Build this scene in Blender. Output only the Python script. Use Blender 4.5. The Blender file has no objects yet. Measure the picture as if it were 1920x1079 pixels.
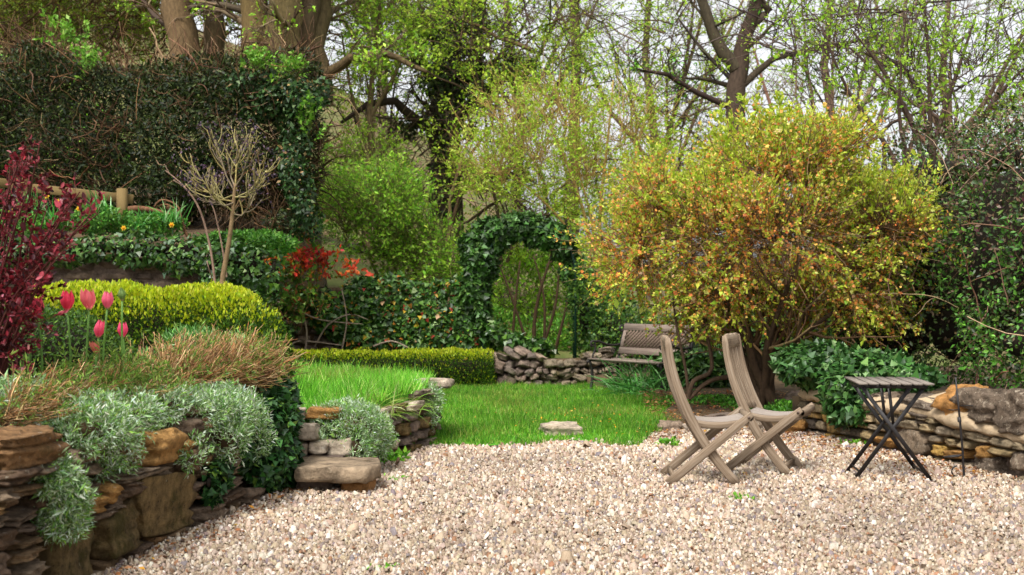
import bpy, math, random
import numpy as np
from mathutils import Vector, Matrix

# ------------------------------------------------------------------ camera, sky, sun, exposure
scene = bpy.context.scene
COL = scene.collection
F, CX, CY, CZ = 2400.0, 960.0, 539.5, 1.36      # focal length in photo pixels, centre, eye height

cam_d = bpy.data.cameras.new('camera')
cam_d.sensor_width = 36.0
cam_d.lens = F / 1920.0 * 36.0
cam_d.clip_end = 2000.0
cam_d.dof.use_dof = True
cam_d.dof.focus_distance = 9.3
cam_d.dof.aperture_fstop = 3.8
cam = bpy.data.objects.new('camera', cam_d)
COL.objects.link(cam)
cam.location = (0, 0, CZ)
cam.rotation_euler = (math.radians(90), 0, 0)
scene.camera = cam

SUN_EL, SUN_AZ = math.radians(58), math.radians(205)   # azimuth clockwise from +Y
world = bpy.data.worlds.new('World')
scene.world = world
world.use_nodes = True
wn = world.node_tree
wn.nodes.clear()
sky = wn.nodes.new('ShaderNodeTexSky')
sky.sky_type = 'NISHITA'
sky.sun_disc = False
sky.sun_elevation = SUN_EL
sky.sun_rotation = SUN_AZ
sky.air_density = 1.0
sky.dust_density = 4.0
sky.ozone_density = 1.0
hsv = wn.nodes.new('ShaderNodeHueSaturation')          # an overcast sky: nearly no blue
hsv.inputs['Saturation'].default_value = 0.16
bg = wn.nodes.new('ShaderNodeBackground')
bg.inputs['Strength'].default_value = 0.13
wo = wn.nodes.new('ShaderNodeOutputWorld')
wn.links.new(sky.outputs[0], hsv.inputs['Color'])
wn.links.new(hsv.outputs[0], bg.inputs['Color'])
wn.links.new(bg.outputs[0], wo.inputs['Surface'])

sun_d = bpy.data.lights.new('sun', 'SUN')
sun_d.energy = 1.5
sun_d.angle = math.radians(12)
sun_d.color = (1.0, 0.965, 0.90)
sun = bpy.data.objects.new('sun', sun_d)
COL.objects.link(sun)
sdir = Vector((math.sin(SUN_AZ) * math.cos(SUN_EL), math.cos(SUN_AZ) * math.cos(SUN_EL), math.sin(SUN_EL)))
sun.rotation_euler = sdir.to_track_quat('Z', 'Y').to_euler()
sun.location = (0, 0, 30)

scene.view_settings.view_transform = 'Standard'
scene.view_settings.look = 'None'
scene.view_settings.gamma = 1.0
scene.view_settings.use_curve_mapping = False
scene.view_settings.exposure = 1.12

# ------------------------------------------------------------------ helpers: pixels, colours, noise
def P(x, y, Y):
    return np.array(((x - CX) / F * Y, Y, CZ - (y - CY) / F * Y))

def G(x, y, z=0.0):
    return P(x, y, (CZ - z) * F / (y - CY))

def lin(h):
    h = h.lstrip('#')
    c = [int(h[i:i + 2], 16) / 255.0 for i in (0, 2, 4)]
    return np.array([v / 12.92 if v <= 0.04045 else ((v + 0.055) / 1.055) ** 2.4 for v in c])

def pal(rng, n, items, jit=0.18, hue=0.06, gain=1.0):
    cols = np.array([lin(h) for h, w in items]) * gain
    w = np.array([w for h, w in items], float)
    c = cols[rng.choice(len(items), n, p=w / w.sum())]
    c = c * np.exp(rng.normal(0, jit, (n, 1))) * np.exp(rng.normal(0, hue, (n, 3)))
    return np.clip(c, 0.002, 0.9)

def nrm(v):
    return v / np.maximum(np.linalg.norm(v, axis=-1, keepdims=True), 1e-9)

def vnoise(p, seed=0):
    p = np.asarray(p, float)
    i = np.floor(p).astype(np.int64)
    f = p - i
    u = f * f * (3 - 2 * f)
    out = 0
    for dx in (0, 1):
        for dy in (0, 1):
            for dz in (0, 1):
                h = ((i[..., 0] + dx) * 374761393 + (i[..., 1] + dy) * 668265263
                     + (i[..., 2] + dz) * 1274126177 + seed * 974634777) & 0xffffffff
                h = ((h ^ (h >> 13)) * 1274126177) & 0xffffffff
                h = h ^ (h >> 16)
                w = (u[..., 0] if dx else 1 - u[..., 0]) * (u[..., 1] if dy else 1 - u[..., 1]) * (u[..., 2] if dz else 1 - u[..., 2])
                out = out + w * (h & 0xffff) / 65535.0
    return out

def fbm(p, seed=0):
    p = np.asarray(p, float)
    return 0.6 * vnoise(p, seed) + 0.28 * vnoise(p * 2.1, seed + 1) + 0.12 * vnoise(p * 4.3, seed + 2)

# ------------------------------------------------------------------ helpers: objects
def link(o, parent=None):
    COL.objects.link(o)
    if parent is not None:
        o.parent = parent
    return o

def tag(o, label=None, cat=None, group=None, kind=None):
    if label: o['label'] = label
    if cat: o['category'] = cat
    if group: o['group'] = group
    if kind: o['kind'] = kind
    return o

def thing(name, label, cat, loc=(0, 0, 0), rotz=0.0, group=None):
    o = bpy.data.objects.new(name, None)
    o.empty_display_size = 0.1
    link(o)
    o.location = [float(v) for v in loc]
    o.rotation_euler = (0, 0, rotz)
    return tag(o, label, cat, group)

def make_mesh(name, V, faces, mat=None, col=None, grain=None, smooth=False):
    """faces: list of int arrays (m,k)"""
    me = bpy.data.meshes.new(name)
    V = np.ascontiguousarray(V, dtype=np.float32)
    faces = [np.asarray(f, dtype=np.int32) for f in faces if len(f)]
    me.vertices.add(len(V))
    me.vertices.foreach_set('co', V.ravel())
    li = np.concatenate([f.ravel() for f in faces])
    tot = np.concatenate([np.full(len(f), f.shape[1], np.int32) for f in faces])
    st = np.concatenate(([0], np.cumsum(tot)[:-1])).astype(np.int32)
    me.loops.add(len(li))
    me.loops.foreach_set('vertex_index', li)
    me.polygons.add(len(tot))
    me.polygons.foreach_set('loop_start', st)
    me.polygons.foreach_set('loop_total', tot)
    if smooth:
        me.polygons.foreach_set('use_smooth', np.ones(len(tot), bool))
    me.update(calc_edges=True)
    if col is not None:
        a = me.attributes.new('Col', 'FLOAT_COLOR', 'POINT')
        c = np.ones((len(V), 4), np.float32)
        c[:, :3] = col
        a.data.foreach_set('color', c.ravel())
    if grain is not None:
        a = me.attributes.new('grain', 'FLOAT_VECTOR', 'POINT')
        a.data.foreach_set('vector', np.ascontiguousarray(grain, dtype=np.float32).ravel())
    if mat is not None:
        me.materials.append(mat)
    return me

def obj(name, V, faces, mat, parent=None, world=True, **kw):
    """V in world space unless world=False; parent's translation / rotation is undone"""
    V = np.asarray(V, float)
    if world and parent is not None:
        chain = []
        q = parent
        M = Matrix.Identity(4)
        while q is not None:
            M = q.matrix_basis @ M
            q = q.parent
        Mi = np.array(M.inverted())
        V = V @ Mi[:3, :3].T + Mi[:3, 3]
    o = bpy.data.objects.new(name, make_mesh(name, V, faces, mat, **kw))
    return link(o, parent)

class Acc:
    """collects vertices, faces and colours of one mesh"""
    def __init__(s):
        s.V, s.Fc, s.C, s.G, s.n = [], [], [], [], 0
    def add(s, V, faces, col=None, grain=None):
        V = np.asarray(V, float).reshape(-1, 3)
        s.V.append(V)
        for f in faces:
            if len(f):
                s.Fc.append(np.asarray(f) + s.n)
        s.n += len(V)
        s.C.append(np.broadcast_to(np.array((0.5, 0.5, 0.5)) if col is None else col, (len(V), 3)))
        s.G.append(np.zeros((len(V), 3)) if grain is None else grain)
        return s
    def build(s, name, mat, parent=None, world=True, smooth=False, use_col=True, use_grain=False):
        return obj(name, np.concatenate(s.V), s.Fc, mat, parent, world,
                   col=np.concatenate(s.C) if use_col else None,
                   grain=np.concatenate(s.G) if use_grain else None, smooth=smooth)

# leaf templates: along +x, flat in xy
def T(v, f):
    return np.array(v, float), [np.array(x) for x in f]
DIAMOND = T([(0, 0, 0), (.45, .26, .07), (1, 0, -.06), (.45, -.26, .07)], [[(0, 2, 1), (0, 3, 2)]])
LEAF2 = T([(0, 0, 0), (.48, .27, .07), (1, 0, -.07), (.48, -.27, .07)], [[(0, 2, 1), (0, 3, 2)]])
OVAL_FULL = T([(0, 0, 0), (.3, .24, .06), (.7, .2, .05), (1, 0, -.08), (.7, -.2, .05), (.3, -.24, .06)], [[(0, 3, 2, 1), (0, 5, 4, 3)]])
OVAL = LEAF2
LANCE = T([(0, 0, 0), (.4, .09, .03), (1, 0, -.12), (.4, -.09, .03)], [[(0, 2, 1), (0, 3, 2)]])
IVY = T([(-.05, 0, 0), (.05, .48, .05), (.42, .28, .04), (1, 0, -.06), (.42, -.28, .04), (.05, -.48, .05)], [[(0, 3, 2, 1), (0, 5, 4, 3)]])
BLADE = T([(0, .5, 0), (0, -.5, 0), (.55, -.36, .06), (.55, .36, .06), (1, 0, .24)], [[(0, 1, 2, 3)], [(3, 2, 4)]])
TRI = T([(0, .5, 0), (0, -.5, 0), (1, 0, .2)], [[(0, 1, 2)]])
STAR = T([(0, 0, 0), (.9, .15, .2), (.9, -.15, .2), (-.3, .85, .2), (0.05, .9, .2), (-.8, .1, .2), (-.75, -.3, .2), (0, -.9, .2), (.3, -.8, .2)],
         [[(0, 1, 2), (0, 4, 3), (0, 5, 6), (0, 7, 8)]])
STAR = T([(.95, 0, .12), (-.55, .8, -.1), (-.55, -.8, -.1), (-.95, 0, .12), (.55, .8, -.1), (.55, -.8, -.1)], [[(0, 1, 2), (3, 5, 4)]])

def place(acc, tmpl, pos, d, up, size, col, width=1.0):
    """one leaf per row: position, direction, approximate normal, length"""
    v, fs = tmpl
    pos = np.asarray(pos, float); n = len(pos)
    if n == 0: return
    d = nrm(np.broadcast_to(d, (n, 3)))
    y = nrm(np.cross(up, d) + 1e-6)
    z = np.cross(d, y)
    size = np.broadcast_to(size, (n,)).reshape(n, 1, 1)
    width = np.broadcast_to(width, (n,)).reshape(n, 1, 1)
    k = len(v)
    W = pos[:, None, :] + size * (v[None, :, 0:1] * d[:, None, :] + width * v[None, :, 1:2] * y[:, None, :] + v[None, :, 2:3] * z[:, None, :])
    off = (np.arange(n) * k)[:, None, None]
    faces = [(np.asarray(f)[None] + off).reshape(-1, np.asarray(f).shape[1]) for f in fs]
    acc.add(W.reshape(-1, 3), faces, np.repeat(col, k, axis=0))

def rdir(rng, n):
    return nrm(rng.normal(0, 1, (n, 3)))

# ------------------------------------------------------------------ helpers: tubes and branching
def tubes(acc, pts, rad, sides=5, col=(0.1, 0.07, 0.05), colj=None):
    """pts (M,n,3), rad (M,n)"""
    pts = np.asarray(pts, float); rad = np.asarray(rad, float)
    if pts.ndim == 2: pts, rad = pts[None], rad[None]
    M, n, _ = pts.shape
    if M == 0: return
    tan = np.gradient(pts, axis=1)
    tan = nrm(tan)
    ref = np.where(np.abs(tan[:, :1, 2:3]) > 0.8, np.array((1.0, 0, 0)), np.array((0, 0, 1.0)))
    ref = np.broadcast_to(ref, tan.shape)
    a = nrm(np.cross(tan, ref)); b = np.cross(tan, a)
    th = np.arange(sides) * 2 * math.pi / sides
    ring = np.cos(th)[None, None, :, None] * a[:, :, None, :] + np.sin(th)[None, None, :, None] * b[:, :, None, :]
    V = pts[:, :, None, :] + rad[:, :, None, None] * ring
    idx = np.arange(M * n * sides).reshape(M, n, sides)
    i0 = idx[:, :-1]; i1 = idx[:, 1:]
    q = np.stack([i0, np.roll(i0, -1, 2), np.roll(i1, -1, 2), i1], -1).reshape(-1, 4)
    c = np.broadcast_to(np.asarray(col, float), (M, 3)) if np.ndim(col) < 2 else col
    caps = idx[:, -1, :]
    along = np.concatenate([np.zeros((M, 1)), np.cumsum(np.linalg.norm(np.diff(pts, axis=1), axis=2), 1)], 1)
    g = np.zeros((M, n, sides, 3)); g[..., 0] = along[:, :, None]
    g[..., 1] = np.cos(th) * 0.1; g[..., 2] = np.sin(th) * 0.1
    g += np.random.default_rng(M).uniform(0, 9, (M, 1, 1, 3))
    acc.add(V.reshape(-1, 3), [q, caps], np.repeat(c, n * sides, axis=0), g.reshape(-1, 3))

def sprout(rng, start, d, length, nseg=4, wob=0.15, trop=0.0, grav=(0, 0, 1)):
    """M wandering polylines"""
    start = np.asarray(start, float); M = len(start)
    d = nrm(np.asarray(d, float)); length = np.broadcast_to(length, (M,))
    pts = [start]; p = start
    for i in range(nseg):
        d = nrm(d + rng.normal(0, wob, (M, 3)) + trop * np.array(grav))
        p = p + d * (length / nseg)[:, None]
        pts.append(p)
    return np.stack(pts, 1), d

def along(pts, t):
    """points at parameters t (K,) on polylines pts (K,n,3) -> position, tangent"""
    n = pts.shape[1] - 1
    x = np.clip(t, 0, 0.9999) * n
    i = x.astype(int); f = (x - i)[:, None]
    k = np.arange(len(pts))
    a, b = pts[k, i], pts[k, i + 1]
    return a + (b - a) * f, nrm(b - a)

def children(rng, pts, rad, plen, nch, t0, t1, ang, lr, rr, nseg, wob, trop, taper=0.25, angj=0.2, minr=0.0):
    M = len(pts)
    k = np.repeat(np.arange(M), nch)
    t = rng.uniform(t0, t1, len(k))
    pos, tan = along(pts[k], t)
    perp = nrm(np.cross(tan, rdir(rng, len(k))))
    a = ang + rng.normal(0, angj, len(k))
    d = np.cos(a)[:, None] * tan + np.sin(a)[:, None] * perp
    L = plen[k] * lr * (1 - 0.5 * t) * rng.uniform(0.6, 1.25, len(k))
    r0 = rad[k, 0] + (rad[k, -1] - rad[k, 0]) * t
    r0 = np.maximum(r0 * rr, minr)
    p, dd = sprout(rng, pos, d, L, nseg, wob, trop)
    r = r0[:, None] * np.linspace(1, taper, nseg + 1)[None]
    return p, np.maximum(r, minr * 0.6), L, dd

# ------------------------------------------------------------------ helpers: implicit foliage volumes
class Vol:
    def __init__(s, amp=0.1, freq=2.0, seed=0):
        s.e, s.amp, s.freq, s.seed = [], amp, freq, seed
    def ell(s, c, r):
        s.e.append(('e', np.array(c, float), np.array(r, float), 0.0, 0.0)); return s
    def px(s, x, y, Y, rx, ry, depth):
        return s.ell(P(x, y, Y), (rx * Y / F, depth, ry * Y / F))
    def box(s, c, h, rz=0.0, rnd=0.1):
        s.e.append(('b', np.array(c, float), np.array(h, float), rz, rnd)); return s
    def one(s, e, p):
        k, c, r, rz, rnd = e
        q = p - c
        if k == 'e':
            return (np.linalg.norm(q / r, axis=-1) - 1) * r.min()
        cs, sn = math.cos(rz), math.sin(rz)
        x = q[:, 0] * cs + q[:, 1] * sn; y = -q[:, 0] * sn + q[:, 1] * cs
        q = np.abs(np.stack([x, y, q[:, 2]], 1)) - (r - rnd)
        return np.linalg.norm(np.maximum(q, 0), axis=1) + np.minimum(q.max(1), 0) - rnd
    def sdf(s, p, noise=True):
        v = np.min([s.one(e, p) for e in s.e], axis=0)
        return v + (s.amp * (fbm(p * s.freq, s.seed) - 0.5) * 2 if noise else 0)
    def bounds(s):
        lo = np.min([e[1] - (e[2] if e[0] == 'e' else np.array((np.hypot(e[2][0], e[2][1]),) * 2 + (e[2][2],))) for e in s.e], 0) - s.amp
        hi = np.max([e[1] + (e[2] if e[0] == 'e' else np.array((np.hypot(e[2][0], e[2][1]),) * 2 + (e[2][2],))) for e in s.e], 0) + s.amp
        return lo, hi
    def sample(s, rng, n, thick, keep=None, maxit=60):
        lo, hi = s.bounds(); got = []; cnt = 0
        for _ in range(maxit):
            p = rng.uniform(lo, hi, (max(4000, n * 2), 3))
            v = s.sdf(p)
            m = (v < 0) & (v > -thick)
            # denser towards the outside
            m &= rng.uniform(0, 1, len(p)) < np.clip(1 + v / thick, 0.15, 1)
            if keep is not None:
                m &= keep(p)
            got.append(p[m]); cnt += m.sum()
            if cnt >= n: break
        p = np.concatenate(got)[:n]
        e = 0.04
        g = np.stack([s.sdf(p + e * np.eye(3)[k], False) - s.sdf(p - e * np.eye(3)[k], False) for k in range(3)], 1)
        return p, nrm(g + 1e-6)
    def core(s, shrink):
        """rough inner mass, every ellipsoid or box shrunk by a length"""
        a = Acc()
        for k, c, r, rz, rnd in s.e:
            th, ph = np.meshgrid(np.linspace(0, math.pi, 11), np.arange(16) * 2 * math.pi / 16, indexing='ij')
            u = np.stack([np.sin(th) * np.cos(ph), np.sin(th) * np.sin(ph), np.cos(th)], -1).reshape(-1, 3)
            rr = np.maximum(r - shrink, r * 0.3)
            if k == 'b':
                w = np.sign(u) * np.abs(u) ** 0.35 * rr
                w = np.minimum(np.maximum(w, -rr), rr)
                cs, sn = math.cos(rz), math.sin(rz)
                w = np.stack([w[:, 0] * cs - w[:, 1] * sn, w[:, 0] * sn + w[:, 1] * cs, w[:, 2]], 1)
            else:
                w = u * rr
            w = w * (0.93 + 0.14 * vnoise(w * 3 + 7, s.seed))[:, None]
            i = np.arange(11 * 16).reshape(11, 16)
            q = np.stack([i[:-1], np.roll(i[:-1], -1, 1), np.roll(i[1:], -1, 1), i[1:]], -1).reshape(-1, 4)
            a.add(c + w, [q])
        return a

# ------------------------------------------------------------------ materials
def nodes(name):
    m = bpy.data.materials.new(name); m.use_nodes = True
    nt = m.node_tree; nt.nodes.clear()
    return m, nt, nt.nodes, nt.links

def leaf_material(name, rough=0.5, spec=0.4, trans=0.3):
    m, nt, N, L = nodes(name)
    at = N.new('ShaderNodeAttribute'); at.attribute_name = 'Col'
    pr = N.new('ShaderNodeBsdfPrincipled')
    pr.inputs['Roughness'].default_value = rough
    pr.inputs['Specular IOR Level'].default_value = spec
    tr = N.new('ShaderNodeBsdfTranslucent')
    mx = N.new('ShaderNodeMixShader'); mx.inputs[0].default_value = trans
    o = N.new('ShaderNodeOutputMaterial')
    L.new(at.outputs['Color'], pr.inputs['Base Color'])
    L.new(at.outputs['Color'], tr.inputs['Color'])
    L.new(pr.outputs[0], mx.inputs[1]); L.new(tr.outputs[0], mx.inputs[2]); L.new(mx.outputs[0], o.inputs[0])
    return m

def noise_material(name, cols, scale=6.0, rough=0.9, bump=0.4, bscale=None, detail=6.0, coord='Object', stretch=(1, 1, 1), spec=0.3, bdist=0.02, spots=None, objrand=0.0):
    m, nt, N, L = nodes(name)
    if coord == 'grain':
        tc = N.new('ShaderNodeAttribute'); tc.attribute_name = 'grain'; src = tc.outputs['Vector']
    else:
        tc = N.new('ShaderNodeTexCoord'); src = tc.outputs[coord]
    mp = N.new('ShaderNodeMapping'); mp.inputs['Scale'].default_value = stretch
    L.new(src, mp.inputs['Vector'])
    if objrand:
        oi = N.new('ShaderNodeObjectInfo')
        ml = N.new('ShaderNodeMath'); ml.operation = 'MULTIPLY'; ml.inputs[1].default_value = 37.0
        L.new(oi.outputs['Random'], ml.inputs[0]); L.new(ml.outputs[0], mp.inputs['Location'])
    nz = N.new('ShaderNodeTexNoise'); nz.inputs['Scale'].default_value = scale; nz.inputs['Detail'].default_value = detail
    nz.inputs['Roughness'].default_value = 0.65
    L.new(mp.outputs[0], nz.inputs['Vector'])
    rp = N.new('ShaderNodeValToRGB')
    el = rp.color_ramp.elements
    n = len(cols)
    while len(el) < n: el.new(0.5)
    for i, c in enumerate(cols):
        el[i].position = 0.28 + 0.44 * i / max(1, n - 1)
        el[i].color = (*lin(c), 1)
    L.new(nz.outputs['Fac'], rp.inputs['Fac'])
    out = rp.outputs['Color']
    if spots:
        sc, thr, c = spots
        n2 = N.new('ShaderNodeTexNoise'); n2.inputs['Scale'].default_value = sc; n2.inputs['Detail'].default_value = 4
        L.new(mp.outputs[0], n2.inputs['Vector'])
        r2 = N.new('ShaderNodeValToRGB'); r2.color_ramp.elements[0].position = thr; r2.color_ramp.elements[1].position = thr + 0.06
        L.new(n2.outputs['Fac'], r2.inputs['Fac'])
        mx = N.new('ShaderNodeMixRGB'); mx.inputs['Color2'].default_value = (*lin(c), 1)
        L.new(r2.outputs['Color'], mx.inputs['Fac']); L.new(out, mx.inputs['Color1']); out = mx.outputs[0]
    pr = N.new('ShaderNodeBsdfPrincipled')
    pr.inputs['Roughness'].default_value = rough
    pr.inputs['Specular IOR Level'].default_value = spec
    if objrand:
        hs = N.new('ShaderNodeHueSaturation')
        mr = N.new('ShaderNodeMapRange'); mr.inputs['To Min'].default_value = 1 - objrand; mr.inputs['To Max'].default_value = 1 + objrand
        L.new(oi.outputs['Random'], mr.inputs['Value']); L.new(mr.outputs[0], hs.inputs['Value']); L.new(out, hs.inputs['Color'])
        out = hs.outputs[0]
    L.new(out, pr.inputs['Base Color'])
    n3 = N.new('ShaderNodeTexNoise'); n3.inputs['Scale'].default_value = bscale or scale * 3; n3.inputs['Detail'].default_value = 8
    n3.inputs['Roughness'].default_value = 0.7
    L.new(mp.outputs[0], n3.inputs['Vector'])
    bp = N.new('ShaderNodeBump'); bp.inputs['Strength'].default_value = bump; bp.inputs['Distance'].default_value = bdist
    L.new(n3.outputs['Fac'], bp.inputs['Height']); L.new(bp.outputs[0], pr.inputs['Normal'])
    o = N.new('ShaderNodeOutputMaterial'); L.new(pr.outputs[0], o.inputs[0])
    return m

def stone_material(name, palette, lichen=None, moss=None, scale=9.0, bump=0.9, speck=0.0):
    """each stone takes its own tone (object random); mottling, lichen spots and moss on top"""
    m, nt, N, L = nodes(name)
    tc = N.new('ShaderNodeTexCoord'); oi = N.new('ShaderNodeObjectInfo')
    geo = N.new('ShaderNodeNewGeometry')
    pos = geo.outputs['Position']
    rp = N.new('ShaderNodeValToRGB'); rp.color_ramp.interpolation = 'CONSTANT'
    el = rp.color_ramp.elements
    while len(el) < len(palette): el.new(0.5)
    for i, c in enumerate(palette):
        el[i].position = i / len(palette); el[i].color = (*lin(c), 1)
    L.new(oi.outputs['Random'], rp.inputs['Fac'])
    nz = N.new('ShaderNodeTexNoise'); nz.inputs['Scale'].default_value = scale; nz.inputs['Detail'].default_value = 9; nz.inputs['Roughness'].default_value = 0.7
    L.new(pos, nz.inputs['Vector'])
    r1 = N.new('ShaderNodeMapRange'); r1.inputs['From Min'].default_value = 0.3; r1.inputs['From Max'].default_value = 0.72
    r1.inputs['To Min'].default_value = 0.30; r1.inputs['To Max'].default_value = 1.85
    L.new(nz.outputs['Fac'], r1.inputs['Value'])
    mu = N.new('ShaderNodeMixRGB'); mu.blend_type = 'MULTIPLY'; mu.inputs['Fac'].default_value = 1
    L.new(rp.outputs['Color'], mu.inputs['Color1']); L.new(r1.outputs[0], mu.inputs['Color2'])
    out = mu.outputs[0]
    def layer(out, sc, thr, c, amount=1.0, soft=0.08):
        n2 = N.new('ShaderNodeTexNoise'); n2.inputs['Scale'].default_value = sc; n2.inputs['Detail'].default_value = 7; n2.inputs['Roughness'].default_value = 0.65
        L.new(pos, n2.inputs['Vector'])
        r2 = N.new('ShaderNodeMapRange'); r2.inputs['From Min'].default_value = thr; r2.inputs['From Max'].default_value = thr + soft
        r2.inputs['To Max'].default_value = amount
        L.new(n2.outputs['Fac'], r2.inputs['Value'])
        mx = N.new('ShaderNodeMixRGB'); mx.inputs['Color2'].default_value = (*lin(c), 1)
        L.new(r2.outputs[0], mx.inputs['Fac']); L.new(out, mx.inputs['Color1'])
        return mx.outputs[0]
    if moss: out = layer(out, moss[0], moss[1], moss[2], 0.85, 0.12)
    if lichen: out = layer(out, lichen[0], lichen[1], lichen[2], 0.9, 0.05)
    if speck: out = layer(out, 60, 0.60, '#2a211a', speck, 0.06)
    pr = N.new('ShaderNodeBsdfPrincipled'); pr.inputs['Roughness'].default_value = 0.92; pr.inputs['Specular IOR Level'].default_value = 0.2
    L.new(out, pr.inputs['Base Color'])
    n3 = N.new('ShaderNodeTexNoise'); n3.inputs['Scale'].default_value = scale * 3; n3.inputs['Detail'].default_value = 9; n3.inputs['Roughness'].default_value = 0.75
    L.new(pos, n3.inputs['Vector'])
    bp = N.new('ShaderNodeBump'); bp.inputs['Strength'].default_value = bump; bp.inputs['Distance'].default_value = 0.05
    L.new(n3.outputs['Fac'], bp.inputs['Height']); L.new(bp.outputs[0], pr.inputs['Normal'])
    o = N.new('ShaderNodeOutputMaterial'); L.new(pr.outputs[0], o.inputs[0])
    return m

def col_material(name, rough=0.85, bump=0.5, bscale=30, spec=0.2, stretch=(1, 1, 1), vary=0.5, coord=None):
    """vertex colour times fine noise (bark, twigs, pebbles)"""
    m, nt, N, L = nodes(name)
    at = N.new('ShaderNodeAttribute'); at.attribute_name = 'Col'
    if coord == 'grain':
        g = N.new('ShaderNodeAttribute'); g.attribute_name = 'grain'; src = g.outputs['Vector']
    else:
        g = N.new('ShaderNodeNewGeometry'); src = g.outputs['Position']
    mp = N.new('ShaderNodeMapping'); mp.inputs['Scale'].default_value = stretch
    L.new(src, mp.inputs['Vector'])
    nz = N.new('ShaderNodeTexNoise'); nz.inputs['Scale'].default_value = bscale; nz.inputs['Detail'].default_value = 7; nz.inputs['Roughness'].default_value = 0.7
    L.new(mp.outputs[0], nz.inputs['Vector'])
    mr = N.new('ShaderNodeMapRange'); mr.inputs['From Min'].default_value = 0.3; mr.inputs['From Max'].default_value = 0.7
    mr.inputs['To Min'].default_value = 1 - vary; mr.inputs['To Max'].default_value = 1 + vary
    L.new(nz.outputs['Fac'], mr.inputs['Value'])
    mu = N.new('ShaderNodeMixRGB'); mu.blend_type = 'MULTIPLY'; mu.inputs['Fac'].default_value = 1
    L.new(at.outputs['Color'], mu.inputs['Color1']); L.new(mr.outputs[0], mu.inputs['Color2'])
    pr = N.new('ShaderNodeBsdfPrincipled'); pr.inputs['Roughness'].default_value = rough; pr.inputs['Specular IOR Level'].default_value = spec
    L.new(mu.outputs[0], pr.inputs['Base Color'])
    bp = N.new('ShaderNodeBump'); bp.inputs['Strength'].default_value = bump; bp.inputs['Distance'].default_value = 0.01
    L.new(nz.outputs['Fac'], bp.inputs['Height']); L.new(bp.outputs[0], pr.inputs['Normal'])
    o = N.new('ShaderNodeOutputMaterial'); L.new(pr.outputs[0], o.inputs[0])
    return m

M = {}
M['leaf'] = leaf_material('leaf', 0.5, 0.35, 0.32)
M['ivy'] = leaf_material('ivy_leaf', 0.42, 0.32, 0.15)
M['young'] = leaf_material('young_leaf', 0.5, 0.3, 0.48)
M['grass'] = leaf_material('grass_blade', 0.5, 0.3, 0.35)
M['petal'] = leaf_material('petal', 0.5, 0.25, 0.35)
M['felt'] = leaf_material('felted_leaf', 0.75, 0.15, 0.15)
M['bark'] = col_material('bark', 0.9, 0.7, 26, stretch=(1, 1, 0.35), vary=0.45)
M['twig'] = col_material('twig', 0.85, 0.2, 40, vary=0.3)
M['pebble'] = col_material('pebble', 0.7, 0.25, 90, spec=0.35, vary=0.16)
M['dark_core'] = noise_material('shade_core', ['#17130c', '#241c12', '#12140a'], 14, 0.95, 0.6)  # near-black colour stands in for the shade deep inside foliage
M['soil'] = noise_material('soil', ['#2b2117', '#4a3a28', '#5c4a34', '#3a2d1e'], 5, 0.95, 0.8)
M['gravel_bed'] = noise_material('gravel_bed', ['#6b5846', '#93806a', '#b3a28c'], 30, 0.95, 0.6)
M['lawn'] = noise_material('lawn_ground', ['#2f5a12', '#3f7a16', '#4d8a1c', '#5f7a2a'], 3, 0.95, 0.5)
M['hill'] = noise_material('hill_ground', ['#4a3a26', '#6b543a', '#57632c', '#7d6447', '#3d4a1e'], 0.35, 0.95, 0.6)
M['field'] = noise_material('field_ground', ['#3c4f1c', '#4d6424', '#5d5a34'], 0.3, 0.95, 0.4)
M['teak'] = noise_material('weathered_teak', ['#56473b', '#74624f', '#8c7b68', '#9c8f80'], 1.0, 0.8, 0.35, bscale=1.6, coord='grain', stretch=(3.0, 70, 70), spec=0.25, bdist=0.004)
M['silver_wood'] = noise_material('silvered_slat', ['#6a5f56', '#877c72', '#988d84', '#75695f'], 1.0, 0.75, 0.35, bscale=1.6, coord='grain', stretch=(3.0, 80, 80), spec=0.25, bdist=0.004)
M['table_wood'] = noise_material('weathered_table_slat', ['#57504a', '#746b63', '#82786e', '#625a52'], 1.0, 0.75, 0.3, bscale=1.6, coord='grain', stretch=(3.0, 80, 80), spec=0.25, bdist=0.004)
M['bench_wood'] = noise_material('bench_wood', ['#5f5148', '#7d6e63', '#928378'], 1.0, 0.8, 0.3, bscale=1.6, coord='grain', stretch=(2.5, 60, 60), spec=0.25, bdist=0.004)
M['lattice'] = noise_material('bench_lattice', ['#524439', '#6d5c4f', '#5f4f43'], 20, 0.85, 0.3)
M['fence_wood'] = noise_material('fence_wood', ['#57462c', '#76623e', '#665634'], 1.0, 0.85, 0.3, bscale=1.6, coord='grain', stretch=(3, 45, 45), spec=0.2, bdist=0.004)
M['iron'] = noise_material('black_iron', ['#0e0c0c', '#1b1515', '#141010'], 25, 0.5, 0.15, spec=0.5)
M['cast_iron'] = noise_material('cast_iron', ['#161313', '#26201e', '#1c1817'], 25, 0.6, 0.2, spec=0.4)
M['bolt'] = noise_material('bolt', ['#4a3a30', '#6a5548'], 40, 0.5, 0.1, spec=0.5)
M['green_metal'] = noise_material('green_painted_metal', ['#0f2a1e', '#17382a'], 20, 0.5, 0.1)
M['mortar'] = noise_material('mortar', ['#94806a', '#b8a284', '#aa9476', '#86745c'], 14, 0.95, 0.6, bscale=50)
M['stone_near'] = stone_material('stone_near', ['#84694f', '#8f6c48', '#7d6a58', '#94795a', '#94806a', '#6f5a48', '#9c7c54', '#85705e'], lichen=(24, 0.62, '#b5a896'), moss=(6, 0.60, '#4a4520'), scale=20, speck=0.6)
M['stone_slab'] = stone_material('stone_slab', ['#7a6440', '#806a45', '#6f5c3c'], lichen=(11, 0.66, '#a59a80'), moss=(5, 0.50, '#453f18'), scale=14, speck=1.0)
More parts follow.
